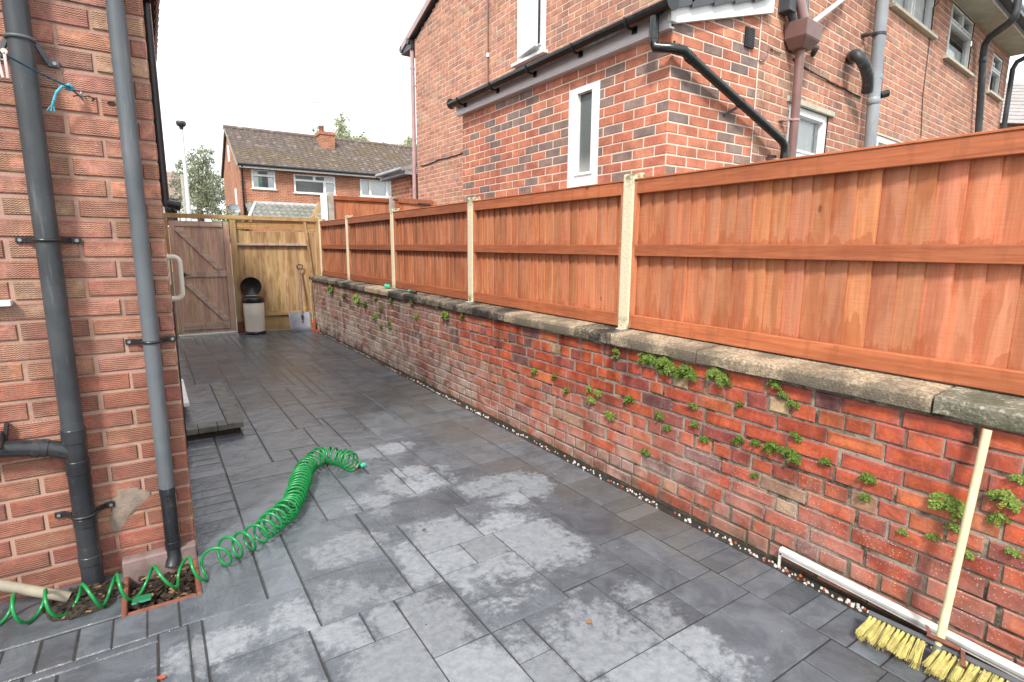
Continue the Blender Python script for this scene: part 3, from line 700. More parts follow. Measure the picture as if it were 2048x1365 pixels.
mb = MB(); mb.beam((2.385, GY-.02, 1.92), (2.50, GY-.02, .6), .04, .05, (0, -1, 0)); mb.build('leaning_batten', 'pine', pf, .003)
for x0, x1, zt in ((.205, .29, 1.93), (1.175, 1.262, 1.925), (2.575, 2.645, 1.925)):
    mb = MB(); mb.box(x0, x1, GY-.045, GY+.04, .0 if x0 > .3 else 0., zt, 0, (.95, .95, .95)); mb.build('post', 'pine', pf, .004)
mb = MB(); mb.box(.20, 2.69, GY-.05, GY+.05, 1.93, 2.0); mb.build('beam', 'pinex', pf, .004)
mb = MB(); mb.beam((2.56, GY+.03, 1.99), (2.70, GY+.06, 2.27), .085, .04, (0, -1, 0)); tag(mb.build('timber_offcut', 'pine', None, .003), 'short pine offcut propped diagonally on the fence top beam', 'timber')
mb = MB(); mb.box(1.17, 1.27, GY-.07, GY-.047, 0, .2); tag(mb.build('brick_stub', 'rust', None, .004), 'dark red brick stub at the foot of the gate post', 'brick')

# bin
b = thing('pedal_bin', 'cream pedal bin with its black lid flipped open beside the gate', 'bin', (1.42, 10.2, 0))
mb = MB(); mb.lathe((1.42, 10.2, 0), [(.155, .045), (.16, .3), (.165, .545), (.16, .55)], 40); mb.build('body', 'cream', b)
mb = MB(); mb.lathe((1.42, 10.2, 0), [(0, .0), (.168, .0), (.17, .03), (.156, .05)], 40); mb.build('base_ring', 'black', b)
mb = MB(); mb.lathe((1.42, 10.2, 0), [(.160, .535), (.175, .545), (.176, .605), (.165, .625), (.13, .63), (.125, .60), (0, .60)], 40); mb.build('rim', 'black', b)
mb = MB(); n = 40
ang = rad(80); prof = [(.168, 0), (.166, .02), (.13, .045), (.0, .06)]
vs = []; cxl, cyl, czl = 1.42, 10.37, .635
for r_, h in prof:
    for k in range(n):
        a = 2*math.pi*k/n; lx, ly, lz = r_*math.cos(a), -.165+r_*math.sin(a), h
        yy = ly*math.cos(-ang)-lz*math.sin(-ang); zz = ly*math.sin(-ang)+lz*math.cos(-ang)
        vs.append((cxl+lx, cyl+yy, czl+zz))
mb.add(vs, [(i*n+k, i*n+(k+1) % n, (i+1)*n+(k+1) % n, (i+1)*n+k) for i in range(3) for k in range(n)]+[tuple(range(n))], 0, (1, 1, 1), True)
mb.build('lid', 'black', b)
mb = MB(); mb.tube([(1.33, 10.36, .64), (1.51, 10.36, .64)], .008, 8); mb.build('hinge', 'steel', b)

# snow shovel and spade
sh = thing('snow_shovel', 'snow shovel with a wide blue-grey blade leaning on the pine fence', 'shovel', (2.16, 10.2, 0))
mb = MB(); rows = []; n = 12
for j, (zz, yy) in enumerate(((.0, 10.10), (.08, 10.155), (.2, 10.21), (.31, 10.25), (.325, 10.27))):
    for i in range(n+1):
        u = i/n*2-1; rows.append((2.165+u*.185, yy-.035*u*u+(.006 if i % 2 and j in (1, 2, 3) else 0), zz))
mb.add(rows, [(j*(n+1)+i, j*(n+1)+i+1, (j+1)*(n+1)+i+1, (j+1)*(n+1)+i) for j in range(4) for i in range(n)], 0, (1, 1, 1), True)
o = mb.build('blade', 'shovel', sh); sm = o.modifiers.new('thick', 'SOLIDIFY'); sm.thickness = .005
mb = MB(); mb.tube([(2.20, 10.17, .16), (2.21, 10.23, .3), (2.25, 10.39, 1.08)], [.012, .017, .015], 10); mb.build('shaft', 'shaft', sh)
mb = MB(); mb.tube([(2.20, 10.165, .14), (2.205, 10.2, .27)], [.006, .02], 10); mb.build('socket', 'black', sh)
mb = MB(); pts = [(2.25, 10.39, 1.06), (2.215, 10.395, 1.10), (2.20, 10.40, 1.15), (2.25, 10.405, 1.165), (2.305, 10.40, 1.15), (2.29, 10.395, 1.10), (2.25, 10.39, 1.06)]
mb.tube(pts, .011, 8); mb.build('grip', 'black', sh)
sp = thing('garden_spade', 'narrow rusty orange spade standing in the corner by the low wall', 'spade', (2.37, 10.08, 0))
mb = MB(); mb.prism([(2.325, 10.05, .0), (2.36, 10.04, -.002), (2.395, 10.05, 0), (2.405, 10.1, .2), (2.315, 10.1, .2)], (0, .006, 0)); mb.build('blade', 'orange', sp, .002)
mb = MB(); mb.tube([(2.36, 10.085, .14), (2.362, 10.12, .3), (2.385, 10.25, .86)], [.014, .017, .015], 10); mb.build('shaft', 'wood_shaft', sp)
mb = MB(); mb.prism([(2.43, 9.86, 0), (2.36, 9.93, 0), (2.33, 9.86, 0), (2.39, 9.80, 0)], (0, .01, .03)); tag(mb.build('broken_brick', 'redfrag', None, .004), 'small orange brick fragment on the ground in the far corner', 'brick')

# green spray lance on the coping
ln = thing('spray_lance', 'green garden hose spray lance lying on the coping', 'hose nozzle', (2.47, 6.4, .975))
A, B = px(778, 577, 0, 2.50), px(817, 582, 0, 2.50); A.z = B.z = .988; d_ = (B-A)
mb = MB(); mb.tube([A, A+d_*1.], .006, 8); mb.build('tube', 'steel', ln)
mb = MB(); mb.tube([A+Vector((0, .06, .0)), A+Vector((0, .03, .004)), A-Vector((0, .01, -.004))], [.03, .036, .012], 12); mb.tube([A+Vector((0, .05, .0)), A+Vector((-.03, .07, .03))], [.03, .02], 10); mb.build('head', 'teal', ln)
mb = MB(); mb.tube([B, B+d_*.06, B+d_*.1], [.013, .02, .017], 12); mb.build('valve', 'teal', ln)
mb = MB(); mb.tube([B+d_*.1, B+d_*.3, B+d_*.36], [.016, .017, .012], 12); mb.build('handle', 'black', ln)

# ================================================================== LEFT HOUSE
lh = thing('brick_house', 'near brick house corner of rough rustic brick filling the left edge', 'house', (-1.2, 5, 0))
Fl = frame((0, LWY, 0), (1, 0, 0), (0, -1, 0)); Fs = frame((LCX, 0, 0), (0, 1, 0), (1, 0, 0))
rng = random.Random(3); mb = MB()
LT = [(5, (.43, .20, .145)), (4, (.46, .225, .16)), (3, (.38, .18, .14)), (1.5, (.49, .235, .155)), (.7, (.46, .29, .20)), (.6, (.31, .16, .13))]
def leftcol(u, z, r):
    c = pick(r, LT, .14)
    if z < .95: c = tuple(a*.4+b*.6 for a, b in zip(c, pick(r, [(3, (.33, .095, .062)), (2, (.27, .085, .065)), (1, (.36, .12, .075))], .12)))
    return c
brickwork(mb, Fl, -3.0, LCX, -.06, 3.2, leftcol, rng, course=.0832, bl=.235, joint=.014, proud=.006, ch=.004, jit=.003, shift=.055, edgef=lambda c, u, z, r: tuple(a*r.uniform(.70, .95) for a in c))
brickwork(mb, Fs, LWY, 10.0, -.05, 3.2, leftcol, rng, course=.0832, bl=.235, joint=.014, proud=.004, openings=[(5.17, 6.13, .2, 2.25)], jit=.002)
mb.box(-3, LCX-.002, LWY+.12, 9.98, -.1, 3.2, 1)
mb.build('wall', ['rustic', 'mort_left'], lh)
mb = MB()
for i in range(24):                              # tiled eave seen edge-on over the passage
    yy = 2.6+i*.205
    mb.tube([(.235, yy, 3.40), (-.1, yy, 3.50), (-1.3, yy, 4.0)], .085, 8); mb.tube([(.215, yy+.1, 3.37), (-.1, yy+.1, 3.455), (-1.3, yy+.1, 3.955)], .05, 6)
mb.build('roof', 'rtiles', lh)
mb = MB(); mb.box(-3, LCX+.02, LWY, 10, 3.2, 3.34); mb.box(LCX+.02, .17, 2.6, 7.4, 3.24, 3.34); mb.build('eave_board', 'black', lh)
mb = MB(); mb.tube([(.135, 5.1, 3.28), (.135, 5.1, 1.80)], .034, 12); mb.tube([(.10, 5.1, 1.83), (.235, 5.1, 1.80)], .032, 12); mb.tube([(.215, 5.1, 1.804), (.24, 5.1, 1.80)], .037, 12); mb.build('downpipe', 'black', lh)
mb = MB(); qa, qb = px(344, 628, 0, .10), px(350, 700, 0, .10); mb.tube([qa, (qa.x, qa.y, .0)], .018, 10); mb.tube([qa+Vector((-.03, 0, .09)), qa+Vector((.012, 0, .08)), qa], .014, 8); mb.build('waste_pipe', 'pipe_dark', lh)
mb = MB(); mb.box(LCX-.03, LCX+.012, 5.17, 6.13, .2, 2.25); mb.build('door', 'white', lh, .004)
mb = MB(); mb.box(LCX, .172, 5.16, 6.15, .165, .2); mb.build('door_sill', 'white', lh, .004)
mb = MB(); rng2 = random.Random(2); n = 22; cen = Fl(-.185, .325, .004)
ring = []
for k in range(n):
    a = 2*math.pi*k/n; r_ = 1+.22*math.sin(3*a+1)+.12*rng2.uniform(-1, 1); ring.append((.066*r_*math.cos(a)+.03*math.sin(a), .095*r_*math.sin(a)))
vs = [Fl(-.185+u, .325+z, .006) for u, z in ring]+[Fl(-.185+u*.7, .325+z*.7, .0095+rng2.uniform(-.002, .002)) for u, z in ring]+[Fl(-.185+u*.3, .325+z*.3, .010+rng2.uniform(-.002, .003)) for u, z in ring]+[Fl(-.185, .325, .011)]
mb.add(vs, [(i*n+k, i*n+(k+1) % n, (i+1)*n+(k+1) % n, (i+1)*n+k) for i in (0, 1) for k in range(n)]+[(2*n+k, 2*n+(k+1) % n, 3*n) for k in range(n)], 0, (1, 1, 1), True)
mb.build('cement_patch', 'cement', lh)
def hole(u, z, w_, h, seed):
    mb = MB(); r2 = random.Random(seed); n = 16
    ring = [(w_*math.cos(2*math.pi*k/n)*r2.uniform(.7, 1.15), h*math.sin(2*math.pi*k/n)*r2.uniform(.7, 1.2)) for k in range(n)]
    mb.add([Fl(u+a, z+b_, .0085) for a, b_ in ring]+[Fl(u, z, .007)], [(k, (k+1) % n, n) for k in range(n)]); return mb
hole(-.165, 2.085, .043, .013, 1).build('mortar_hole', 'debris', lh); hole(-.075, 2.078, .016, .01, 4).build('mortar_hole', 'debris', lh)

def bracket(parent, cx, cy, z, r, wy, mat='black', side=1, drop=0.):
    mb = MB(); pts = [(cx+r*1.06*math.cos(a), cy+r*1.06*math.sin(a), z) for a in [rad(q) for q in range(-200, 21, 20)]]
    mb.tube(pts, .0075, 6)
    for s_ in (-1, 1):
        x0 = cx+s_*r*1.05; mb.beam((x0, cy+.02, z), (x0+s_*.03, wy-.012, z-drop), .008, .022); mb.beam((x0+s_*.025, wy-.010, z-drop), (x0+s_*.062, wy-.010, z-drop), .012, .024)
    mb.build('bracket', mat, parent, .002)
    for s_ in (-1, 1): mb = MB(); mb.tube([(cx+s_*(r*1.05+.048), wy-.014, z-drop), (cx+s_*(r*1.05+.048), wy-.021, z-drop)], .007, 8); mb.build('screw', 'steel', parent)
def collar(mb, cx, cy, z, r, h=.018): mb.tube([(cx, cy, z-h), (cx, cy, z-h+.002), (cx, cy, z+h-.002), (cx, cy, z+h)], [r*1.01, r*1.045, r*1.045, r*1.01], 48, smooth=False)
P1X, P1Y, R1 = -.335, 2.868, .0395
p1 = thing('soil_pipe', 'thick dark grey drainpipe on the brick wall, left of two, with a side branch', 'drainpipe', (P1X, P1Y, 0))
mb = MB(); mb.tube([(P1X, P1Y, .70), (P1X, P1Y, 3.2)], R1, 28); mb.build('pipe_section', 'pipe_mid', p1)
mb = MB(); mb.tube([(P1X, P1Y, -.05), (P1X, P1Y, .7)], R1*1.03, 28); collar(mb, P1X, P1Y, .56, R1*1.04, .03); collar(mb, P1X, P1Y, .70, R1*1.06, .03); collar(mb, P1X, P1Y, .13, R1*1.05, .02); collar(mb, P1X, P1Y, .31, R1*1.05, .02)
mb.build('pipe_section', 'pipe_dark', p1)
mb = MB(); mb.tube([(P1X, P1Y, .62), (P1X-.05, P1Y, .645), (P1X-.09, P1Y, .662), (-1.6, P1Y, .86)], [.036, .036, .034, .034], 24)
for q in (-.10, -.125): mb.tube([(P1X+q-.012, P1Y, .668-.132*q*.98-.015), (P1X+q+.012, P1Y, .665-.132*q-.018)], .038, 24)
mb.build('branch_pipe', 'pipe_dark', p1)
mb = MB(); mb.beam((-.545, LWY-.02, .78), (-.56, LWY-.03, .69), .012, .03, (0, -1, 0)); mb.tube([(-.56, P1Y-.05, .70), (-.56, P1Y+.03, .745), (-.56, P1Y+.06, .7)], .008, 6); mb.build('bracket', 'black', p1)
bracket(p1, P1X, P1Y, 1.515, R1, LWY); bracket(p1, P1X, P1Y, 2.26, R1, LWY, 'pipe_grey', drop=.06); bracket(p1, P1X, P1Y, .34, R1*1.05, LWY)
P2X, P2Y, R2 = -.026, 2.875, .030
p2 = thing('rainwater_pipe', 'slimmer grey drainpipe nearer the house corner, emptying into the clay gully', 'drainpipe', (P2X, P2Y, 0))
mb = MB(); mb.tube([(P2X, P2Y, .37), (P2X, P2Y, 2.46)], R2*1.08, 28); mb.tube([(P2X, P2Y, 2.45), (P2X, P2Y, 2.9)], R2*.98, 24); mb.build('pipe_section', 'pipe_grey', p2)
mb = MB(); mb.tube([(P2X, P2Y, .1), (P2X, P2Y, .38)], R2*1.02, 28); collar(mb, P2X, P2Y, .37, R2*1.05); collar(mb, P2X, P2Y, .10, R2*1.05); mb.tube([(P2X, P2Y, .1), (P2X, P2Y-.005, .04), (P2X-.01, P2Y-.03, .0)], [R2, R2, R2*1.05], 24, cap=False); mb.build('shoe', 'pipe_dark', p2)
bracket(p2, P2X, P2Y, 1.075, R2*1.08, LWY)

# clothes line
cl = thing('clothes_line', 'blue rope clothes line knotted to a hook in the brick wall', 'rope', (-.17, 2.9, 2.08))
hk = Vector((-.172, LWY-.02, 2.083)); kn = Vector((-.205, LWY-.055, 2.11))
pg = px(-8, 100, 1, 2.55)
mb = MB(); mb.tube([hk, kn, kn+(pg-kn)*.5-Vector((0, 0, .004)), pg, pg+(pg-kn)*1.5], .0035, 8); mb.build('line', 'rope', cl)
mb = MB(); mb.tube([kn, kn+Vector((-.022, -.012, -.002)), kn+Vector((-.04, -.014, -.025)), kn+Vector((-.052, -.01, -.055)), kn+Vector((-.06, -.006, -.078))], .0048, 8)
for q in (-.012, 0, .012): mb.tube([kn+Vector((-.058, -.006, -.072)), kn+Vector((-.066+q, -.008, -.098))], .0026, 6)
mb.tube([kn+Vector((-.012, -.004, .0)), kn+Vector((0, -.01, .008)), kn+Vector((.012, .0, .0)), kn+Vector((0, .008, -.006)), kn+Vector((-.012, .0, .004))], .007, 8)
mb.build('frayed_knot', 'ropel', cl)
mb = MB(); mb.tube([hk+Vector((.0, .03, 0)), hk, hk+Vector((0, -.012, .014)), hk+Vector((0, .004, .024))], .004, 8); mb.build('hook', 'steel', cl)
pe = thing('clothes_peg', 'pink plastic clothes peg on the blue line at the left edge', 'peg', pg)
c0 = px(4, 128, 1, 2.55)
mb = MB()
for s_ in (-1, 1): mb.beam(c0+Vector((s_*.010, 0, .038)), c0+Vector((s_*.006+.004, .0, -.045)), .008, .012, (0, 1, 0)); mb.tube([c0+Vector((s_*.010, -.006, .04)), c0+Vector((s_*.010, .006, .04))], .009, 10)
mb.build('jaws', 'peg', pe, .002)
mb = MB(); mb.tube([c0+Vector((-.014, -.002, .012)), c0+Vector((.014, -.002, .012))], .004, 8); mb.build('spring', 'steel', pe)
mb = MB(); q = px(8, 607, 1, 2.9); mb.box(q.x-.12, q.x+.022, 2.885, LWY-.004, q.z-.012, q.z+.012); tag(mb.build('cable_trunking', 'white', None, .003), 'short white plastic trunking end on the brick wall at the left edge', 'trunking')
# waste pipe at lower left
mb = MB(); mb.tube([(-1.1, 2.80, .36), (-.62, 2.78, .155), (-.41, 2.765, .03)], .021, 14); tag(mb.build('waste_pipe', 'waste'), 'weathered buff waste pipe sloping to the ground at lower left', 'pipe')
mb = MB(); mb.box(0, 0, 0, 0, 0, 0) if False else None
rng = random.Random(12)
n = 26; m_ = 6; cx_, cy_ = -.36, 2.76
vs = [(cx_+(.13+.015*math.sin(5*a))*k/m_*math.cos(a)*1.1, min(cy_+.13*k/m_*math.sin(a), LWY-.01), .028*(1-(k/m_)**2)+rng.uniform(-.003, .004)) for k in range(1, m_+1) for a in [2*math.pi*i/n for i in range(n)]]+[(cx_, cy_, .03)]
mb.add(vs, [(k*n+i, k*n+(i+1) % n, (k+1)*n+(i+1) % n, (k+1)*n+i) for k in range(m_-1) for i in range(n)]+[(i, (i+1) % n, m_*n) for i in range(n)], 0, (1, 1, 1), True)
for i in range(130):
    a, r_ = rng.random()*6.28, rng.random()**.6; p = Vector((cx_+.145*r_*math.cos(a), min(cy_+.13*r_*math.sin(a), LWY-.02), .03*(1-r_*r_)+.004)); s_ = rng.uniform(.004, .013)
    q = Vector((math.cos(a*7), math.sin(a*7), rng.uniform(-.4, .4)))*s_; q2 = Vector((-q.y, q.x, rng.uniform(-.3, .3)*s_))
    mb.add([p-q-q2*.5, p+q-q2*.5, p+q+q2*.5, p-q+q2*.5], [(0, 1, 2, 3)], 1 if rng.random() < .1 else 0)
tag(mb.build('soil_heap', ['soil', 'leafdead']), 'patch of dark soil and dead leaves at the foot of the thick drainpipe', 'soil', kind='stuff')
# gully
gu = thing('drain_gully', 'terracotta drain gully full of rotten leaves under the slim drainpipe', 'drain', (-.08, 2.7, 0))
x0, x1, y0, y1 = HOLE
mb = MB(); tw = .022
mb.box(x0-tw, x0, y0-tw, y1, -.12, .006); mb.box(x1, x1+tw, y0-tw, y1, -.12, .006); mb.box(x0, x1, y0-tw, y0, -.12, .004)
mb.build('rim', 'terra', gu, .008)
mb = MB(); mb.box(x0-tw, x1+tw, y1, LWY-.008, -.12, .075); mb.box(x0, x1, y0, y1, -.14, -.10); mb.build('basin', 'terrain', gu, .008)
mb = MB(); rng = random.Random(31)
mb.add([(x0, y0, -.05), (x1, y0, -.045), (x1, y1, -.035), (x0, y1, -.05)], [(0, 1, 2, 3)])
for i in range(260):
    p = Vector((rng.uniform(x0+.01, x1-.01), rng.uniform(y0+.01, y1-.01), rng.uniform(-.045, -.012))); a = rng.random()*6.28; s_ = rng.uniform(.006, .022)
    q = Vector((math.cos(a), math.sin(a), rng.uniform(-.5, .5)))*s_; q2 = Vector((-q.y, q.x, rng.uniform(-.6, .6)*s_))*.45
    mb.add([p-q-q2, p+q*.6-q2, p+q*1.2, p+q*.6+q2, p-q+q2], [(0, 1, 2, 3, 4)], 1 if rng.random() < .12 else 0)
mb.build('leaf_litter', ['debris', 'leafdead'], gu)
mb = MB(); c0 = px(285, 1200, 2, .012)
mb.prism([c0+Vector(q) for q in ((-.038, -.022, 0), (-.02, -.024, 0), (-.012, -.016, 0), (0, -.024, 0), (.03, -.022, 0), (.036, .0, 0), (.03, .02, 0), (.0, .024, 0), (-.035, .022, 0))], (0, .004, .007)); tag(mb.build('plastic_clip', 'greenpl', None, .002), 'flat green plastic clip lying on the rim of the drain gully', 'clip')
# grab rails
def rail(yy, z0, z1, xo, r_, label):
    g = thing('grab_rail', label, 'grab rail', (LCX, yy, (z0+z1)/2)); mb = MB(); pts = [(LCX, yy, z1)]
    for k in range(7): a = rad(90-15*k); pts.append((xo-.035+.035*math.cos(a), yy, z1-.035+.035*math.sin(a)))
    for k in range(7): a = rad(-15*k); pts.append((xo-.035+.035*math.cos(a), yy, z0+.035+.035*math.sin(a)))
    pts.append((LCX, yy, z0)); mb.tube(pts, r_, 14); mb.build('bar', 'creamrail', g)
    for z in (z0, z1): mb = MB(); mb.tube([(LCX, yy, z), (LCX+.010, yy, z), (LCX+.014, yy, z)], [.032, .032, .02], 18); mb.build('flange', 'white', g)
rail(4.05, 1.165, 1.425, .155, .0165, 'thick white grab rail on the side wall, nearer of two by the gate')
rail(6.6, 1.08, 1.42, .150, .0165, 'thinner looking white grab rail behind the first, farther along the side wall')
# door step
st = thing('door_step', 'low slate-coloured concrete door step with a block edging', 'step', (.3, 5.5, 0)); rng = random.Random(2)
mb = MB(); mb.box(LCX, .405, 4.875, 6.30, .02, .086, 0, (.5, .5, .4)); mb.build('tread', 'slate', st, .006)
mb = MB(); y = 4.735
while y < 6.3: mb.box(.406, .52, y+.0012, min(y+.2, 6.31)-.0012, .045, .09+rng.uniform(-.0015, .0015), 0, (rng.uniform(.75, 1.2),)*3); y += .2
x = LCX
while x < .40: mb.box(x+.0012, min(x+.135, .406)-.0012, 4.735, 4.873, .045, .09+rng.uniform(-.0015, .0015), 0, (rng.uniform(.75, 1.2),)*3); x += .135
mb.build('edging', 'stepedge', st, .004)
mb = MB(); mb.box(LCX, .495, 4.765, 6.28, -.01, .046); mb.build('base', 'debris', st)

# ================================================================== RIGHT: extension + house
EX, EY, EF, HX = 3.2, 2.835, 5.93, 4.22
ext = thing('brick_extension', 'single-storey extension in red and purple-brown brick with a black gutter', 'extension', (3.7, 4.4, 0))
rng = random.Random(77)
ET = [(5, (.55, .215, .135)), (4, (.52, .19, .125)), (3.3, (.28, .20, .175)), (1.5, (.24, .185, .17)), (1, (.58, .25, .16))]
ecol = lambda u, z, r: pick(r, ET, .12)
Fe = frame((EX, 0, 0), (0, 1, 0), (-1, 0, 0)); Fe2 = frame((0, EY, 0), (1, 0, 0), (0, -1, 0))
WIN = (3.565, 3.965, 2.015, 2.87)
mb = MB(); brickwork(mb, Fe, EY, EF, .0, 3.02, ecol, rng, openings=[WIN], joint=.010, proud=.003, ch=.0025, jit=.001)
etop = lambda u: 3.06+(u-EX)*.28
brickwork(mb, Fe2, EX, HX-.012, .0, 3.02, ecol, rng, joint=.010, proud=.003, ch=.0025, jit=.001, top=etop, shift=.0)
mb.box(EX+.12, HX-.05, EY+.12, EF, .0, 2.95, 1)
mb.add([Fe2(HX-.012, 0, .004), Fe2(HX+.004, 0, .004), Fe2(HX+.004, 3.33, .004), Fe2(HX-.012, 3.33, .004)], [(0, 1, 2, 3)], 1)
mb.add([(EX, EF, 0), (HX, EF, 0), (HX, EF, 3.3), (EX, EF, 3.05)], [(0, 1, 2, 3)], 1)
mb.build('wall', ['newbrick', 'mort_new'], ext)
mb = MB()                                          # lean-to roof of stepped slates
n = 5; x0 = 3.06
for i in range(n):
    xa, xb = x0+i*.235, min(x0+(i+1)*.235+.05, HX+.02); za, zb_ = 3.135+.28*(xa-3.06)+.028, 3.135+.28*(xb-3.06)+.006
    mb.hexa([(x_, y_, z_) for y_ in (EY-.075, EY-.062) for x_, z_ in ((xa+.012, za-.078), (xb-.06, zb_-.058), (xb, zb_), (xa, za))])
    yy = EY-.06
    while yy < EF+.05:
        w_ = .30; a = yy+(.15 if i % 2 and yy > EY else 0)
        mb.hexa([(xa, yy+.003, za-.012), (xb, yy+.003, zb_-.012), (xb, yy+w_-.003, zb_-.012), (xa, yy+w_-.003, za-.012), (xa, yy+.003, za), (xb, yy+.003, zb_), (xb, yy+w_-.003, zb_), (xa, yy+w_-.003, za)])
        yy += w_
mb.build('roof', 'slates', ext)
mb = MB()
mb.prism([(EX-.065, EY-.045, 3.040), (EX+.0, EY-.045, 3.040), (HX+.09, EY-.045, 3.350), (HX+.09, EY-.045, 3.46), (EX-.08, EY-.045, 3.135)], (0, .035, 0)); mb.build('bargeboard', 'white', ext, .003)
mb = MB(); mb.box(EX-.055, EX-.035, EY-.02, EF+.06, 3.02, 3.16); mb.box(EX-.055, EX-.003, EY-.02, EF+.06, 3.005, 3.02); mb.build('fascia', 'lilac', ext, .004)
gut = MB(); gx, gz, gr = EX-.115, 3.14, .056
pr = [(gr*math.cos(rad(a)), gr*math.sin(rad(a))) for a in range(180, 361, 20)]; pr2 = [(c_*.9, s_*.9) for c_, s_ in pr[::-1]]
gut.prism([(gx+c_, EY-.09, gz+s_) for c_, s_ in pr+pr2], (0, EF+.06-EY+.09, 0))
gut.tube([(gx, EY-.095, gz-.004), (gx, EY-.088, gz-.004)], gr*1.04, 20); gut.tube([(gx, EF+.06, gz-.004), (gx, EF+.066, gz-.004)], gr*1.04, 20)
g = gut.build('gutter', 'blackg', ext)
for yy in (3.14, 3.75, 4.4, 5.05, 5.75):
    mb = MB(); mb.tube([(gx-gr-.004, yy, gz+.008)]+[(gx+(gr+.004)*math.cos(rad(a)), yy, gz+(gr+.004)*math.sin(rad(a))) for a in range(180, 361, 20)], .008, 6); mb.prism([(EX-.056, yy-.02, 3.13), (EX-.056, yy+.02, 3.13), (EX-.075, yy+.02, 3.06), (EX-.075, yy-.02, 3.06)], (0.018, 0, 0)); mb.build('bracket', 'black', g)
dp = MB(); dpx = EX-.115
A = [(dpx, 2.90, 3.09), (dpx, 2.90, 2.93), (dpx+.005, 2.885, 2.885), (dpx+.04, 2.79, 2.865), (EX+.03, EY-.085, 2.855), (EX+.08, EY-.085, 2.83), (4.50, EY-.085, 2.40), (4.555, EY-.085, 2.36), (4.565, EY-.085, 2.29), (4.565, EY-.085, .2)]
dp.tube(A, .033, 16)
for p, q in ((A[1], A[0]), (A[4], A[5])): pass
collar(dp, dpx, 2.90, 2.97, .033, .03); collar(dp, 4.565, EY-.085, 2.27, .034, .02)
d_ = (Vector(A[6])-Vector(A[5])).normalized(); mid = Vector(A[5]).lerp(Vector(A[6]), .52)
for kk in (.0, .03): q = Vector(A[5])+d_*kk; dp.tube([q, q+d_*.02], .037, 16)
dp.tube([mid-d_*.012, mid+d_*.012], .037, 16)
o = dp.build('downpipe', 'blackg', ext)
mb = MB(); mb.beam(mid+Vector((-.02, .02, -.03)), mid+Vector((-.09, .08, -.085)), .012, .02); mb.beam((4.53, EY-.03, 2.275), (4.45, EY-.006, 2.275), .012, .024); mb.tube([(dpx+.06, EY-.07, 2.9), (dpx+.085, EY-.05, 2.91)], .008, 8); mb.build('bracket', 'black', o)
mb = MB(); mb.fbox(Fe2, 4.012, 4.122, 3.055, 3.20, .004, .022); mb.build('vent', 'black', ext, .003)
mb = MB()
for k in range(11): z = 3.07+k*.0115; mb.hexa([Fe2(u, z+dz, dd) for dz, dd in ((0, .0225), (.008, .029)) for u, dz2 in ((4.022, 0), (4.112, 0), (4.112, 0), (4.022, 0))]) if False else mb.fbox(Fe2, 4.022, 4.112, z, z+.006, .0222, .028)
mb.build('vent_louvre', 'pipe_mid', ext)

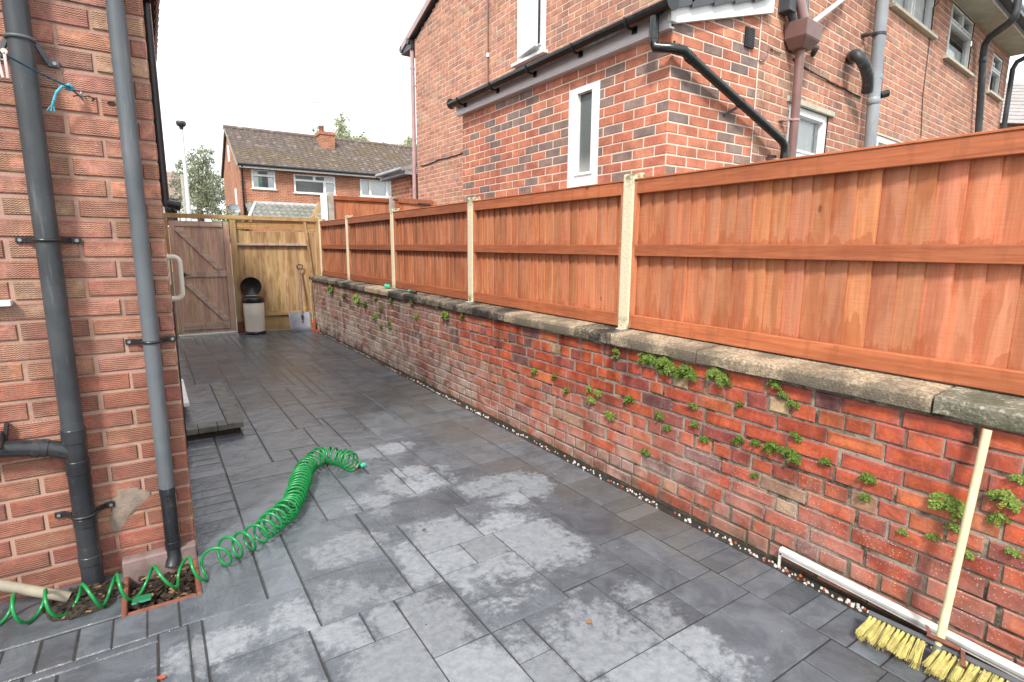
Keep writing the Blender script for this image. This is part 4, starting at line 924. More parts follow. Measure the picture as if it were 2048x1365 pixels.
def window(parent, F, u0, u1, z0, z1, lay, mat='white', fr=.055, sill=True, sillx=.05, pane='glass', back='curtain', depth=.0, back2=None, sm=None):
    """frame, one pane per light, a curtain and dark room behind, sill. lay = list of (u0,u1,z0,z1) lights in 0..1"""
    mb = MB(); W, H_ = u1-u0, z1-z0; rects = [(u0+a*W, u0+b_*W, z0+c_*H_, z0+d_*H_) for a, b_, c_, d_ in lay]
    us = sorted({u0, u1, *[r_[0] for r_ in rects], *[r_[1] for r_ in rects]}); zs = sorted({z0, z1, *[r_[2] for r_ in rects], *[r_[3] for r_ in rects]})
    dF, dB = depth-.012, depth-.075
    for i in range(len(us)-1):
        for j in range(len(zs)-1):
            um, zm = (us[i]+us[i+1])/2, (zs[j]+zs[j+1])/2
            if any(r_[0] < um < r_[1] and r_[2] < zm < r_[3] for r_ in rects): continue
            mb.fbox(F, us[i], us[i+1], zs[j], zs[j+1], dB, dF)
    f = mb.build('window', mat, parent)
    for r_ in rects:
        mb = MB(); e = .012
        for a, b_, c_, d_ in ((r_[0]-.022, r_[1]+.022, r_[2]-.022, r_[2]), (r_[0]-.022, r_[1]+.022, r_[3], r_[3]+.022), (r_[0]-.022, r_[0], r_[2], r_[3]), (r_[1], r_[1]+.022, r_[2], r_[3])): mb.fbox(F, a, b_, c_, d_, dF, dF+.012)
        mb.build('sash', mat, f, .003)
        mb = MB(); mb.add([F(r_[0], r_[2], dF-.03), F(r_[1], r_[2], dF-.03), F(r_[1], r_[3], dF-.03), F(r_[0], r_[3], dF-.03)], [(0, 1, 2, 3)]); mb.build('pane', pane, f)
    if pane == 'glass':
        mb = MB(); mb.add([F(u0+.02, z0+.02, dB-.5), F(u1-.02, z0+.02, dB-.5), F(u1-.02, z1-.02, dB-.5), F(u0+.02, z1-.02, dB-.5)], [(0, 1, 2, 3)])
        for a, b_, c_, d_ in ((u0, u0, z0, z1), (u1, u1, z0, z1)): mb.add([F(a, c_, dB), F(a, c_, dB-.5), F(a, d_, dB-.5), F(a, d_, dB)], [(0, 1, 2, 3)])
        for z in (z0, z1): mb.add([F(u0, z, dB), F(u1, z, dB), F(u1, z, dB-.5), F(u0, z, dB-.5)], [(0, 1, 2, 3)])
        mb.build('reveal', 'roomgrey' if back != 'dark' else 'void', f)
        if back and back != 'dark':
            for (a, b_, c_, d_), mt in (back2 or [((0, 1, 0, 1), back)]):
                mb = MB(); n = max(6, int((b_-a)*W/.03)); vs = []
                for i in range(n+1): u = u0+.02+(a+(b_-a)*i/n)*(W-.04); dd = dB-.012-.005*(i % 2); vs += [F(u, z0+.02+c_*(H_-.04), dd), F(u, z0+.02+d_*(H_-.04), dd)]
                mb.add(vs, [(2*i, 2*i+2, 2*i+3, 2*i+1) for i in range(n)], 0, (1, 1, 1), True); mb.build('curtain', mt, f)
    if sill:
        mb = MB(); mb.fbox(F, u0-sillx, u1+sillx, z0-.035, z0+.001, depth-.05, depth+.06); mb.build('sill', sm or mat, f, .004)
    return f
window(ext, Fe, *WIN, [(.22, .69, .15, .915)], fr=.08, pane='obscure', depth=.012)
mb = MB(); mb.fbox(Fe, 3.50, 4.07, 1.985, 2.013, -.04, .045); mb.build('window_sill', 'white', ext, .004)

hs = thing('brick_house', 'tall semi-detached brick house beyond the fence, seen from side and back', 'house', (8, 6, 0))
HT = [(5, (.52, .245, .17)), (4, (.48, .225, .165)), (2, (.54, .27, .18)), (1.4, (.39, .21, .17)), (.8, (.46, .29, .21))]
hcol = lambda u, z, r: pick(r, HT, .12)
Fm = frame((HX, 0, 0), (0, 1, 0), (-1, 0, 0)); RU = Vector((1, .09, 0)).normalized(); Fr = frame((HX, EY, 0), RU, (RU.y, -RU.x, 0))
ux = lambda X: (X-HX)/RU.x
HF = 9.56
mb = MB(); rng = random.Random(99)
UW = (5.70, 6.30, 3.84, 5.0)
brickwork(mb, Fm, EY, HF, 1.8, 4.95, hcol, rng, course=.0720, bl=.222, joint=.010, proud=.003, ch=.0025, jit=.002, openings=[UW], top=lambda u: 5.05+(HF-u)*.33 if u > 6.2 else 6.16-(6.2-u)*.45)
W1 = (ux(4.80), ux(5.60), 1.75, 2.765); W2 = (ux(6.84), ux(8.20), 4.07, 4.62); W3 = (ux(8.84), ux(9.92), 3.965, 4.635); W4 = (ux(11.1), ux(11.74), 3.93, 4.52); W5 = (ux(6.82), ux(7.9), 1.7, 2.765)
RE = ux(12.12)
brickwork(mb, Fr, 0.006, RE, 1.2, 4.66, hcol, rng, course=.0720, bl=.222, joint=.0115, proud=.003, ch=.0025, jit=.002, openings=[W1, W2, W3, W4, W5])
p_, q_ = Fr(.2, 0, -.65), Fr(RE, 0, -.6)
mb.add([Fr(RE, -.1, 0), Fr(RE, -.1, -6.6), Fr(RE, 6.2, -3.2), Fr(RE, 4.7, 0)], [(0, 1, 2, 3)], 1)
mb.add([(HX, HF, -.1), (HX+8, HF+.3, -.1), (HX+8, HF+.3, 5.05), (HX, HF, 5.05)], [(0, 1, 2, 3)], 1)
for F_, a, b_ in ((Fm, EY, HF), (Fr, 0, RE)): mb.add([F_(a, -.1, -.002), F_(b_, -.1, -.002), F_(b_, 1.8 if F_ is Fm else 1.2, -.002), F_(a, 1.8 if F_ is Fm else 1.2, -.002)], [(0, 1, 2, 3)], 1)
mb.build('wall', ['oldbrick', 'mort_old'], hs)
# roof: front and rear slopes, verge, eaves
mb = MB(); rid = 6.25
def rp(u, d, z): return Fr(u, z, d)
mb.prism([(HX-.07, HF+.42, 4.98), (HX-.07, HF+.38, 5.08), (HX-.07, 6.2, 6.32), (HX-.07, 2.4, 4.74), (HX-.07, 2.38, 4.66), (HX-.07, 6.2, 6.2)], (8.1, .72, 0)); mb.build('roof', 'slates', hs)
mb = MB(); mb.beam((HX-.075, HF+.40, 5.04), (HX-.075, 6.3, 6.24), .03, .10, (0, 0, 1)); mb.build('verge', 'pinkpl', hs)
mb = MB(); mb.fbox(Fr, -.1, RE+.05, 4.662, 4.685, -.02, .30); mb.build('soffit', 'soffit', hs)
mb = MB(); mb.fbox(Fr, -.1, RE+.05, 4.655, 4.80, .302, .32); mb.build('fascia', 'white', hs)
gp = [(.065*math.cos(rad(a)), .065*math.sin(rad(a))) for a in range(180, 361, 20)]; gp = gp+[(a*.88, b_*.88) for a, b_ in gp[::-1]]
mb = MB(); mb.prism([Fr(-.1, 4.80+b_, .38+a) for a, b_ in gp], RU*(RE+.25)); g = mb.build('gutter', 'blackg', hs)
for k in range(12): mb = MB(); u = .4+k*.68; mb.tube([Fr(u, 4.80+.07*math.sin(rad(a)), 0.38+.07*math.cos(rad(a))) for a in range(180, 361, 20)], .01, 6); mb.build('bracket', 'black', g)
# front eave end, gutter stub and its brown downpipe
mb = MB(); mb.prism([(HX-.07, HF+.02, 4.93), (HX-.07, HF+.46, 4.93), (HX-.07, HF+.46, 5.03), (HX-.07, HF+.02, 5.06)], (.5, 0, 0)); mb.tube([(HX-.09, HF+.43, 5.02), (HX+1, HF+.5, 5.02)], .06, 12); mb.tube([(HX-.1, HF+.1, 5.06), (HX+.02, HF+.1, 5.07)], .05, 10); mb.build('eave_box', 'pipe_dark', hs)
mb = MB(); mb.tube([(HX-.02, HF+.08, 5.0), (HX-.02, HF+.08, 3.0), (HX-.03, HF+.08, 2.92), (HX-.03, HF+.08, .5)], .037, 12); collar(mb, HX-.02, HF+.08, 4.62, .04); o = mb.build('downpipe', 'pinkpl', hs)
mb = MB()
for z in (4.32, 3.42): mb.beam((HX-.02, HF+.02, z), (HX+.03, HF+.0, z), .02, .03)
mb.build('bracket', 'pinkpl', o)
# porch beyond the front corner
mb = MB(); mb.box(HX-.03, HX+1.8, HF+.25, HF+1.25, 0, 2.84); mb.build('porch', 'farbrick', hs)
mb = MB(); mb.prism([(HX-.22, HF+.1, 2.93), (HX+1.2, HF+.1, 3.42), (HX+1.2, HF+.1, 3.35), (HX-.22, HF+.1, 2.86)], (0, 1.3, 0)); mb.build('porch_roof', 'greyslate', hs)
mb = MB(); mb.tube([(HX-.26, HF+.08, 2.89), (HX-.26, HF+1.42, 2.89)], .035, 12); mb.box(HX-.2, HX-.02, HF+.1, HF+1.4, 2.80, 2.86); mb.build('porch_gutter', 'pipe_pale', hs)
# open upstairs side window, slim conduit, cables
window(hs, Fm, *UW, [(.16, .84, .1, .93)], back='bluecurtain', depth=.02)
mb = MB(); c_ = .10
for a, b_, z0, z1 in ((5.72, 5.80, 3.88, 4.98), (6.14, 6.22, 3.88, 4.98), (5.80, 6.14, 3.88, 3.97)): mb.hexa([Fm(u, z, .02+(6.25-u)*.16+dd) for dd in (0, .045) for u, z in ((a, z0), (b_, z0), (b_, z1), (a, z1))])
mb.build('open_casement', 'white', hs, .004)
mb = MB(); mb.add([Fm(u, z, .045+(6.25-u)*.16) for u, z in ((5.8, 3.97), (6.14, 3.97), (6.14, 4.97), (5.8, 4.97))], [(0, 1, 2, 3)]); mb.build('casement_pane', 'bluecurtain', hs)
mb = MB(); mb.tube([Fm(7.03, 3.0, .02), Fm(7.03, 5.6, .02)], .012, 8); mb.build('conduit', 'brownpl', hs)
mb = MB(); mb.tube([Fm(7.03, 4.12, .02), Fm(7.03, 4.17, .02)], .024, 8); mb.build('conduit_clip', 'white', hs)
def cable(F, pts, r_=.007, mat='black'):
    mb = MB(); P = [F(*q) for q in pts]; out_ = []
    for i in range(len(P)-1):
        for k in range(6): t_ = k/6; out_.append(P[i].lerp(P[i+1], t_)-Vector((0, 0, .03*t_*(1-t_))))
    mb.tube(out_+[P[-1]], r_, 6); mb.build('cable', mat, hs)
def mpt(x, y): p = px(x, y, 0, HX); return (p.y, p.z, .012)
cable(Fm, [mpt(842, 331), mpt(850, 331), mpt(880, 319), mpt(905, 313), mpt(931, 304)], .009)
def rpt(x, y, dd=.012):
    d = RX*((x-1024)/FPX)+RD*((y-682.5)/FPX)+_f; nrm = Vector((RU.y, -RU.x, 0)); O = Vector((HX, EY, 0))+nrm*dd; o = Vector((0, 0, CAMZ)); t_ = (O-o).dot(nrm)/d.dot(nrm); p = o+d*t_
    return ((p-O).dot(RU), p.z, dd)
cable(Fr, [rpt(1587, 118), rpt(1605, 131), rpt(1650, 158), rpt(1690, 178), rpt(1722, 194)])
cable(Fr, [rpt(1880, 0), rpt(1866, 16), rpt(1858, 95), rpt(1846, 190), rpt(1842, 275)], .005, 'pipe_mid')
cable(Fr, [rpt(1767, 122), rpt(1762, 190), rpt(1757, 208), rpt(1747, 211)], .006, 'brownpl')
cable(Fr, [rpt(1562, 107), rpt(1540, 95), rpt(1530, 120), rpt(1524, 123), rpt(1518, 120)], .005, 'brownpl')
def rw(w_, lay, **k): return window(hs, Fr, *w_, lay, **k)
rw(W1, [(.12, .88, .64, .93), (.12, .88, .06, .5)], back='curtain')
mb = MB(); mb.fbox(Fr, W1[0]-.06, W1[1]+.07, 2.765, 2.81, .0, .03); mb.build('window_lintel', 'soffit', hs, .003)
mb = MB(); mb.fbox(Fr, W1[0]+.3, W1[0]+.52, 2.30, 2.325, .002, .022); mb.build('window_handle', 'lilac', hs, .003)
rw(W2, [(.04, .44, .1, .95), (.52, .95, .1, .95)], back='curtain', sm='soffit', sillx=.06)
rw(W3, [(.07, .48, .74, .94), (.55, .93, .74, .94), (.07, .93, .07, .64)], back='curtain', sm='soffit', sillx=.1, back2=[((0, 1, 0, .42), 'curtain')])
rw(W4, [(.1, .9, .66, .93), (.1, .9, .08, .56)], back='curtain', sm='soffit', sillx=.1, back2=[((0, .4, 0, .9), 'curtain')])
rw(W5, [(.1, .9, .08, .93)], back='curtain')
# drainage on the rear wall
def rtube(pts, r_, mat, name='downpipe', seg=14, cols=()):
    mb = MB(); mb.tube([Fr(*q) for q in pts], r_, seg)
    for u, z, d_ in cols: mb.tube([Fr(u, z-.03, d_), Fr(u, z-.01, d_), Fr(u, z+.01, d_), Fr(u, z+.03, d_)], [r_*1.02, r_*1.12, r_*1.12, r_*1.02], 24, smooth=False)
    return mb.build(name, mat, hs)
u_ = ux(4.72)
rtube([(u_, 3.16, .09), (u_+.012, 2.6, .09), (u_+.015, .2, .09)], .036, 'brownpl')
mb = MB(); mb.tube([Fr(u_+.012, 2.585, .09), Fr(u_+.012, 2.605, .09)], .041, 20, smooth=False); mb.fbox(Fr, u_-.10, u_-.03, 2.585, 2.605, .0, .04); mb.fbox(Fr, u_-.05, u_-.03, 2.585, 2.605, .02, .09); mb.build('pipe_bracket', 'pinkpl', hs, .004)
mb = MB(); h0, h1 = (u_-.155, u_+.145), (u_-.075, u_+.075)
mb.hexa([Fr(*q) for q in ((h0[0], 3.345, .012), (h0[1], 3.345, .012), (h0[1], 3.345, .2), (h0[0], 3.345, .2), (h0[0]+.02, 3.22, .012), (h0[1]-.02, 3.22, .012), (h0[1]-.02, 3.22, .19), (h0[0]+.02, 3.22, .19))])
mb.hexa([Fr(*q) for q in ((h0[0]+.02, 3.22, .012), (h0[1]-.02, 3.22, .012), (h0[1]-.02, 3.22, .19), (h0[0]+.02, 3.22, .19), (h1[0], 3.15, .03), (h1[1], 3.15, .03), (h1[1], 3.15, .14), (h1[0], 3.15, .14))])
mb.build('hopper', 'brownpl', hs, .006)
rtube([(u_-.11, 4.3, .1), (u_-.11, 3.56, .1), (u_-.10, 3.50, .1), (u_-.02, 3.40, .1), (u_+.02, 3.33, .1)], .040, 'pinkpl', cols=((u_-.11, 3.62, .1),))
rtube([(ux(4.53), 4.3, .05), (ux(4.53), 3.55, .05), (ux(4.56), 3.42, .06), (u_-.1, 3.33, .07)], .032, 'pipe_mid', 'overflow_pipe')
mb = MB(); mb.fbox(Fr, ux(4.46), ux(4.57), 3.40, 3.72, .0, .1); mb.build('duct_cover', 'pipe_mid', hs, .006)
rtube([(u_+.1, 3.56, .06), (u_+.06, 3.40, .08), (u_+.03, 3.33, .09)], .022, 'pipe_grey', 'overflow_pipe')
a_, b_ = rpt(1594, 70, .1), rpt(1690, -4, .05); rtube([a_, b_, (b_[0]+.1, b_[1]+.06, .0)], .022, 'white', 'waste_pipe')
a_, b_ = rpt(1603, 87, .1), rpt(1632, 97, .05); rtube([a_, b_, (b_[0]+.05, b_[1]-.03, .0)], .026, 'pipe_mid', 'waste_pipe')
g_ = ux(6.31); rtube([(g_-.09, 4.66, .12), (g_-.04, 3.6, .12), (g_+.04, 2.6, .12), (g_+.09, 0, .12)], .056, 'pipe_pale', 'soil_pipe', 20, cols=((g_+.0, 3.0, .12), (g_+.0, 3.22, .12)))
a_ = rpt(1702, 108, .0); c_ = rpt(1730, 172, .13)
rtube([rpt(1704, 118, .0), rpt(1705, 112, .06), rpt(1711, 110, .13), rpt(1721, 117, .17), rpt(1730, 132, .18), rpt(1735, 150, .17), rpt(1736, 166, .15), rpt(1734, 184, .13)], .052, 'pipe_mid', 'soil_branch', 18)
mb = MB(); mb.tube([Fr(g_+.07, 3.06, .15), Fr(g_+.13, 3.08, .2)], .035, 12); mb.build('rodding_cap', 'black', hs)
mb = MB(); mb.tube([Fr(g_-.04, 3.605, .12), Fr(g_-.039, 3.63, .12)], .062, 24, smooth=False); mb.fbox(Fr, g_-.17, g_-.10, 3.605, 3.63, .0, .05); mb.fbox(Fr, g_-.12, g_-.10, 3.605, 3.63, .03, .13); mb.build('pipe_bracket', 'pipe_mid', hs, .004)
v_ = ux(10.62); vq = rpt(2033, 22, .50); rtube([(v_+.14, 0, .1), rpt(1957, 262, .1), rpt(1967, 110, .1), rpt(1970, 90, .11), rpt(1980, 74, .17), rpt(2016, 48, .42), rpt(2028, 36, .49), vq, (vq[0], 6.2, .50)], .045, 'pipe_mid', 'vent_pipe', 16, cols=(rpt(1966, 120, .1)[:2]+(.1,), rpt(1959, 238, .1)[:2]+(.1,)))
w_ = ux(12.0); rtube([(w_+.18, 4.76, .38), (w_+.10, 4.62, .28), (w_+.02, 4.52, .12), (w_+.02, 4.42, .08), (w_+.02, 0, .08)], .036, 'pipe_mid', 'downpipe', 14)

# neighbour side fence and gate
rng = random.Random(66); NY = 10.35
nf = thing('board_fence', 'tall red-brown panel fence standing behind the last low panels, between concrete posts', 'fence', (3.4, NY, 0))
mb = MB(); xboards(mb, 2.905, 3.955, .4, 2.36, NY+.02, 11, rng, .75, .95); mb.build('boards', 'redwood', nf)
for za in (2.335, 1.4): mb = MB(); mb.box(2.905, 3.955, NY-.015, NY+.019, za, za+.075); mb.build('rail', 'redrailx', nf, .003)
for x0, x1, zt, mt, lb in ((2.685, 2.785, 2.42, 'white', 'white painted square post at the corner of the pine and red fences'), (2.80, 2.90, 2.46, 'grey_conc', 'grey concrete post beside the white post'), (3.96, 4.06, 2.44, 'grey_conc', 'grey concrete post between the tall red panel and the side gate')):
    mb = MB(); mb.box(x0, x1, NY-.03, NY+.07, 0, zt); tag(mb.build('fence_post', mt, None, .006), lb, 'post')
sg = thing('garden_gate', 'red-brown neighbour side gate with a diagonal brace, standing ajar by the house', 'gate', (4.0, 9.6, 0))
A, B = Vector((4.05, 10.24, 0)), Vector((4.165, 8.76, 0)); dr = (B-A).normalized(); nr = Vector((-dr.y, dr.x, 0)); nr = nr if nr.x < 0 else -nr; L = (B-A).length
Fg = lambda u, z, d=0.: A+dr*u+nr*d+Vector((0, 0, z-.10*u))
mb = MB()
for i in range(13): tn = rng.uniform(.75, 1.); mb.fbox(Fg, i*L/13+.002, (i+1)*L/13-.002, .1, 2.42, 0, .012, 0, (tn,)*3)
mb.build('boards', 'redwood', sg)
for z0, z1 in ((2.34, 2.43), (1.2, 1.3), (.2, .3)): mb = MB(); mb.fbox(Fg, .05, L-.03, z0, z1, .0125, .045); mb.build('rail', 'redrailx', sg, .003)
mb = MB(); mb.hexa([Fg(u, z, d) for d in (.013, .044) for u, z in ((.06, 2.25), (.16, 2.335), (L-.1, 1.38), (L-.2, 1.305))]); mb.build('brace', 'redrailx', sg, .003)
mb = MB(); mb.fbox(Fg, .0, .2, 2.37, 2.40, .046, .052); mb.fbox(Fg, L-.5, L-.05, 2.345, 2.37, .046, .052); mb.build('hinge', 'black', sg)

# ================================================================== FAR HOUSES
fh = thing('detached_house', 'far brick house with a mossy brown tiled roof and chimney beyond the gate', 'house', (8, 29, 0))
DY = 27.; DX0, DX1 = 3.586, 18.; rx = .012
Ff = frame((DX0, DY, 0), (1, rx, 0), (0, -1, 0))
mb = MB(); RY, RZ, BY = 30.1, 6.95, 32.8
def wallholes(mb, F, u0, u1, z0, z1, ops):
    us = sorted({u0, u1, *[o[0] for o in ops], *[o[1] for o in ops]}); zs = sorted({z0, z1, *[o[2] for o in ops], *[o[3] for o in ops]})
    for i in range(len(us)-1):
        for j in range(len(zs)-1):
            if any(o[0] < (us[i]+us[i+1])/2 < o[1] and o[2] < (zs[j]+zs[j+1])/2 < o[3] for o in ops): continue
            mb.add([F(us[i], zs[j]), F(us[i+1], zs[j]), F(us[i+1], zs[j+1]), F(us[i], zs[j+1])], [(0, 1, 2, 3)])
FW = [(4.05-DX0, 5.03-DX0, 3.98, 4.80), (5.82-DX0, 7.70-DX0, 3.90, 4.74), (8.90-DX0, 10.78-DX0, 3.92, 4.74)]
wallholes(mb, Ff, 0, 14.4, -.2, 4.92, FW)
mb.add([(DX0, DY, -.2), (DX0, BY, -.2), (DX0, BY, 5.0), (DX0, RY, RZ-.1), (DX0, DY, 4.9)], [(0, 1, 2, 3, 4)])
mb.build('wall', 'farbrick', fh)
mb = MB(); nr_ = 19
def roofrows(mb, x0, x1, ya, za, yb, zb, n, pitch, amp, th=.03):
    step = pitch/4; nxr = int((x1-x0)/step)
    for r_ in range(n):
        y0_, y1_ = ya+(yb-ya)*r_/n, ya+(yb-ya)*(r_+1.12)/n; z0_, z1_ = za+(zb-za)*r_/n+th, za+(zb-za)*(r_+1.12)/n
        vs = []
        for i in range(nxr+1):
            xx = x0+i*step; h = amp*(math.cos(2*math.pi*i/4+.6)*.5+.5)
            vs += [(xx, y0_, z0_-th*1.1), (xx, y0_, z0_+h), (xx, y1_, z1_+h)]
        mb.add(vs, [(3*i+k, 3*i+3+k, 3*i+4+k, 3*i+1+k) for i in range(nxr) for k in (0, 1)])
roofrows(mb, DX0-.12, DX1, DY-.32, 4.93, RY, RZ, nr_, .30, .045, .06)
mb.add([(DX0-.12, RY, RZ), (DX1, RY, RZ), (DX1, BY+.3, 4.95), (DX0-.12, BY+.3, 4.95)], [(0, 1, 2, 3)])
mb.build('roof', 'tiles', fh)
mb = MB(); mb.tube([(DX0-.14, RY, RZ+.05), (DX1, RY, RZ+.05)], .11, 10); mb.build('ridge_tiles', 'tiles', fh)
mb = MB(); mb.beam((DX0-.1, DY-.34, 4.88), (DX0-.1, RY, RZ-.03), .03, .14); mb.beam((DX0-.1, BY+.3, 4.9), (DX0-.1, RY, RZ-.03), .03, .14); mb.build('verge', 'grey_conc', fh)
mb = MB(); mb.box(DX0-.05, DX1, DY-.33, DY-.30, 4.80, 4.92); mb.build('fascia', 'white', fh)
mb = MB(); mb.tube([(DX0-.1, DY-.4, 4.93), (DX1, DY-.4, 4.93)], .06, 10); mb.tube([(DX0+.08, DY-.38, 4.9), (DX0+.08, DY-.1, 4.65), (DX0+.08, DY-.1, 0)], .04, 8); mb.build('gutter', 'black', fh)
ch = MB(); ch.box(7.62, 8.32, RY-1.15, RY-.3, 5.6, 6.98); ch.box(7.57, 8.37, RY-1.2, RY-.25, 6.98, 7.12); chm = ch.build('chimney', 'farbrick', fh)
mb = MB(); mb.lathe((7.80, RY-.7, 7.12), [(.16, 0), (.13, .1), (.12, .3), (.15, .33)], 14); mb.build('chimney_pot', 'terra', chm)
mb = MB(); mb.lathe((7.80, RY-.7, 7.46), [(.13, -.05), (.17, -.02), (.17, .02), (.0, .1)], 14); mb.build('chimney_cowl', 'white_dirty', chm)
mb = MB(); mb.beam((7.35, RY-1.75, 5.82), (8.55, RY-1.28, 6.12), .02, .02) if False else mb.prism([(7.4, RY-1.3, 6.02), (8.5, RY-1.3, 6.02), (8.5, RY-1.17, 6.2), (7.4, RY-1.17, 6.2)], (0, 0, .03)); mb.build('flashing', 'lead', chm)
mb = MB(); mb.tube([(7.72, RY-.5, 7.3), (7.72, RY-.5, 8.6)], .018, 6); mb.tube([(7.45, RY-.5, 8.55), (8.15, RY-.6, 8.72)], .012, 6)
for k in range(6): mb.tube([(7.5+.11*k, RY-.75, 8.57+.026*k), (7.5+.11*k, RY-.3, 8.57+.026*k)], .007, 5)
mb.build('aerial', 'steel', chm)
fu = lambda X: X-DX0
window(fh, Ff, *FW[0], [(.07, .93, .76, .94), (.07, .93, .08, .66)], back='curtain', back2=[((0, .3, 0, 1), 'curtain'), ((.28, .45, 0, .66), 'greencurtain'), ((.7, 1, 0, 1), 'curtain')])
window(fh, Ff, *FW[1], [(.04, .46, .74, .93), (.52, .96, .74, .93), (.04, .70, .07, .64), (.76, .96, .07, .64)], back='curtain', back2=[((.74, 1, 0, 1), 'curtain')])
window(fh, Ff, *FW[2], [(.05, .24, .08, .93), (.30, .70, .08, .93), (.76, .95, .08, .93)], back='curtain')
mb = MB(); roofrows(mb, DX0+.1, 9.5, DY-1.35, 2.62, DY, 3.32, 4, .26, .05, .05); pr_ = mb.build('porch_roof', 'ptiles', fh)
mb = MB(); mb.box(DX0+.55, 9.5, DY-.03, DY+.0, 3.26, 3.44); mb.tube([(DX0+.05, DY-1.38, 2.66), (DX0+.55, DY-.02, 3.38)], .07, 8); mb.build('porch_flashing', 'lead', pr_)
mb = MB(); mb.box(DX0+.2, 9.4, DY-1.2, DY-.01, -.2, 2.55); mb.build('porch_wall', 'farbrick', fh)
mb = MB(); mb.box(DX0-.06, DX0-.002, DY+1.3, DY+1.5, 2.9, 4.05); mb.box(DX0-.06, DX0-.002, DY+2.75, DY+2.95, 5.4, 6.15); mb.build('narrow_window', 'white', fh)
mb = MB(); sd = (DX0-.25, DY+.7, 3.05); mb.lathe((0, 0, 0), [(0, 0), (.15, .02), (.27, .09)], 18); R_ = Matrix.Rotation(rad(75), 4, 'X'); mb.v = [tuple(Vector(sd)+R_ @ Vector(v)) for v in mb.v]; mb.tube([sd, (DX0, DY+.8, 2.95)], .02, 6); mb.build('satellite_dish', 'pipe_pale', fh)
# small house beyond on the left
bh = thing('house', 'small distant house with a brown tiled roof behind the lamp post', 'house', (.5, 41, 0))
mb = MB(); wallholes(mb, frame((0, 40, 0), (1, 0, 0), (0, -1, 0)), -4, 1.85, -.2, 4.2, [(.95, 1.75, 2.6, 3.9)]); mb.add([(1.85, 40, -.2), (1.85, 45, -.2), (1.85, 45, 4.2), (1.85, 40, 4.2)], [(0, 1, 2, 3)]); mb.build('wall', plain('buff_brick', (.42, .30, .18), .9, .1, .25, 4), bh)
mb = MB(); roofrows(mb, -4.2, 2.05, 39.6, 4.25, 42.5, 6.1, 10, .3, .03, .03); mb.add([(2.05, 39.6, 4.2), (2.05, 42.5, 6.1), (2.05, 45.3, 4.2)], [(0, 1, 2)]); mb.build('roof', tilem('brown_tiles', (.20, .14, .125), (.30, .21, .19), (.2, .15, .1), .3), bh)
mb = MB(); mb.box(-4.2, 2.05, 39.55, 39.62, 4.12, 4.26); mb.build('fascia', 'black', bh)
window(bh, frame((0, 40, 0), (1, 0, 0), (0, -1, 0)), .95, 1.75, 2.6, 3.9, [(.1, .9, .06, .94)], back='dark')
mb = MB(); q = px(378, 424, 1, 22); mb = MB()
lp = thing('street_lamp', 'tall pale street lamp post above the gate, in front of the tree', 'street lamp', (q.x, 22, 0))
mb.tube([(q.x, 22, -.2), (q.x, 22, 5.28)], [.085, .05], 12); mb.build('column', 'pipe_pale' if False else plain('pale_lamp_paint', (.62, .66, .64), .5, .4, .1, 5), lp)
mb = MB(); mb.tube([(q.x, 22, 5.24), (q.x, 22, 5.36)], [.04, .07], 12); mb.lathe((q.x, 22, 5.36), [(.05, 0), (.13, .05), (.155, .13), (.14, .19), (0, .2)], 20); mb.build('lantern', 'pipe_mid', lp)
mb = MB(); a_ = px(362, 380, 1, 24); mb.tube([(a_.x+.12, 24, -.2), (a_.x+.08, 24, 4.05)], .07, 10); tag(mb.build('utility_pole', 'grey_conc'), 'short pale pole left of the street lamp', 'pole')
# house at far right
nh = thing('slate_roof_house', 'distant house with a grey slate roof and red chimney at the right edge', 'house', (20, 5, 0))
def far_pt(x, y, zc): return Vector((0, 0, CAMZ))+(RX*((x-1024)/FPX)+RD*((y-682.5)/FPX)+_f)*zc
ea, eb = far_pt(1990, 246, 19), far_pt(2110, 206, 19); ez = ea.z; eb.z = ez+.1; ux_ = (eb-ea); ux_.z = 0; ux_.normalize(); vv = Vector((-ux_.y, ux_.x, 0))
if vv.dot(_f) < 0: vv = -vv
Fn = lambda u, d, z: Vector((ea.x, ea.y, 0))+ux_*u+vv*d+Vector((0, 0, z))
mb = MB(); mb.add([Fn(-2, 0, -.2), Fn(6, 0, -.2), Fn(6, 0, ez), Fn(-2, 0, ez)], [(0, 1, 2, 3)]); mb.add([Fn(-2, 0, -.2), Fn(-2, 6, -.2), Fn(-2, 6, ez), Fn(-2, 3, ez+2.2), Fn(-2, 0, ez)], [(0, 1, 2, 3, 4)]); mb.build('wall', 'farbrick', nh)
mb = MB()
for r_ in range(12):
    f0, f1 = r_/12, (r_+1.1)/12; mb.hexa([Fn(-2.2, -.3+3.3*f0, ez-.1+2.3*f0+.03), Fn(6, -.3+3.3*f0, ez-.1+2.3*f0+.03), Fn(6, -.3+3.3*f1, ez-.1+2.3*f1), Fn(-2.2, -.3+3.3*f1, ez-.1+2.3*f1), Fn(-2.2, -.3+3.3*f0, ez-.1+2.3*f0+.055), Fn(6, -.3+3.3*f0, ez-.1+2.3*f0+.055), Fn(6, -.3+3.3*f1, ez-.1+2.3*f1+.02), Fn(-2.2, -.3+3.3*f1, ez-.1+2.3*f1+.02)])
mb.build('roof', 'greyslate', nh)
mb = MB(); mb.hexa([Fn(u, d, z) for z in (ez+1.2, ez+2.7) for u, d in ((.55, 2.4), (1.3, 2.4), (1.3, 3.2), (.55, 3.2))]); mb.hexa([Fn(u, d, z) for z in (ez+2.7, ez+2.83) for u, d in ((.48, 2.33), (1.37, 2.33), (1.37, 3.27), (.48, 3.27))]); mb.build('chimney', 'redfrag', nh)

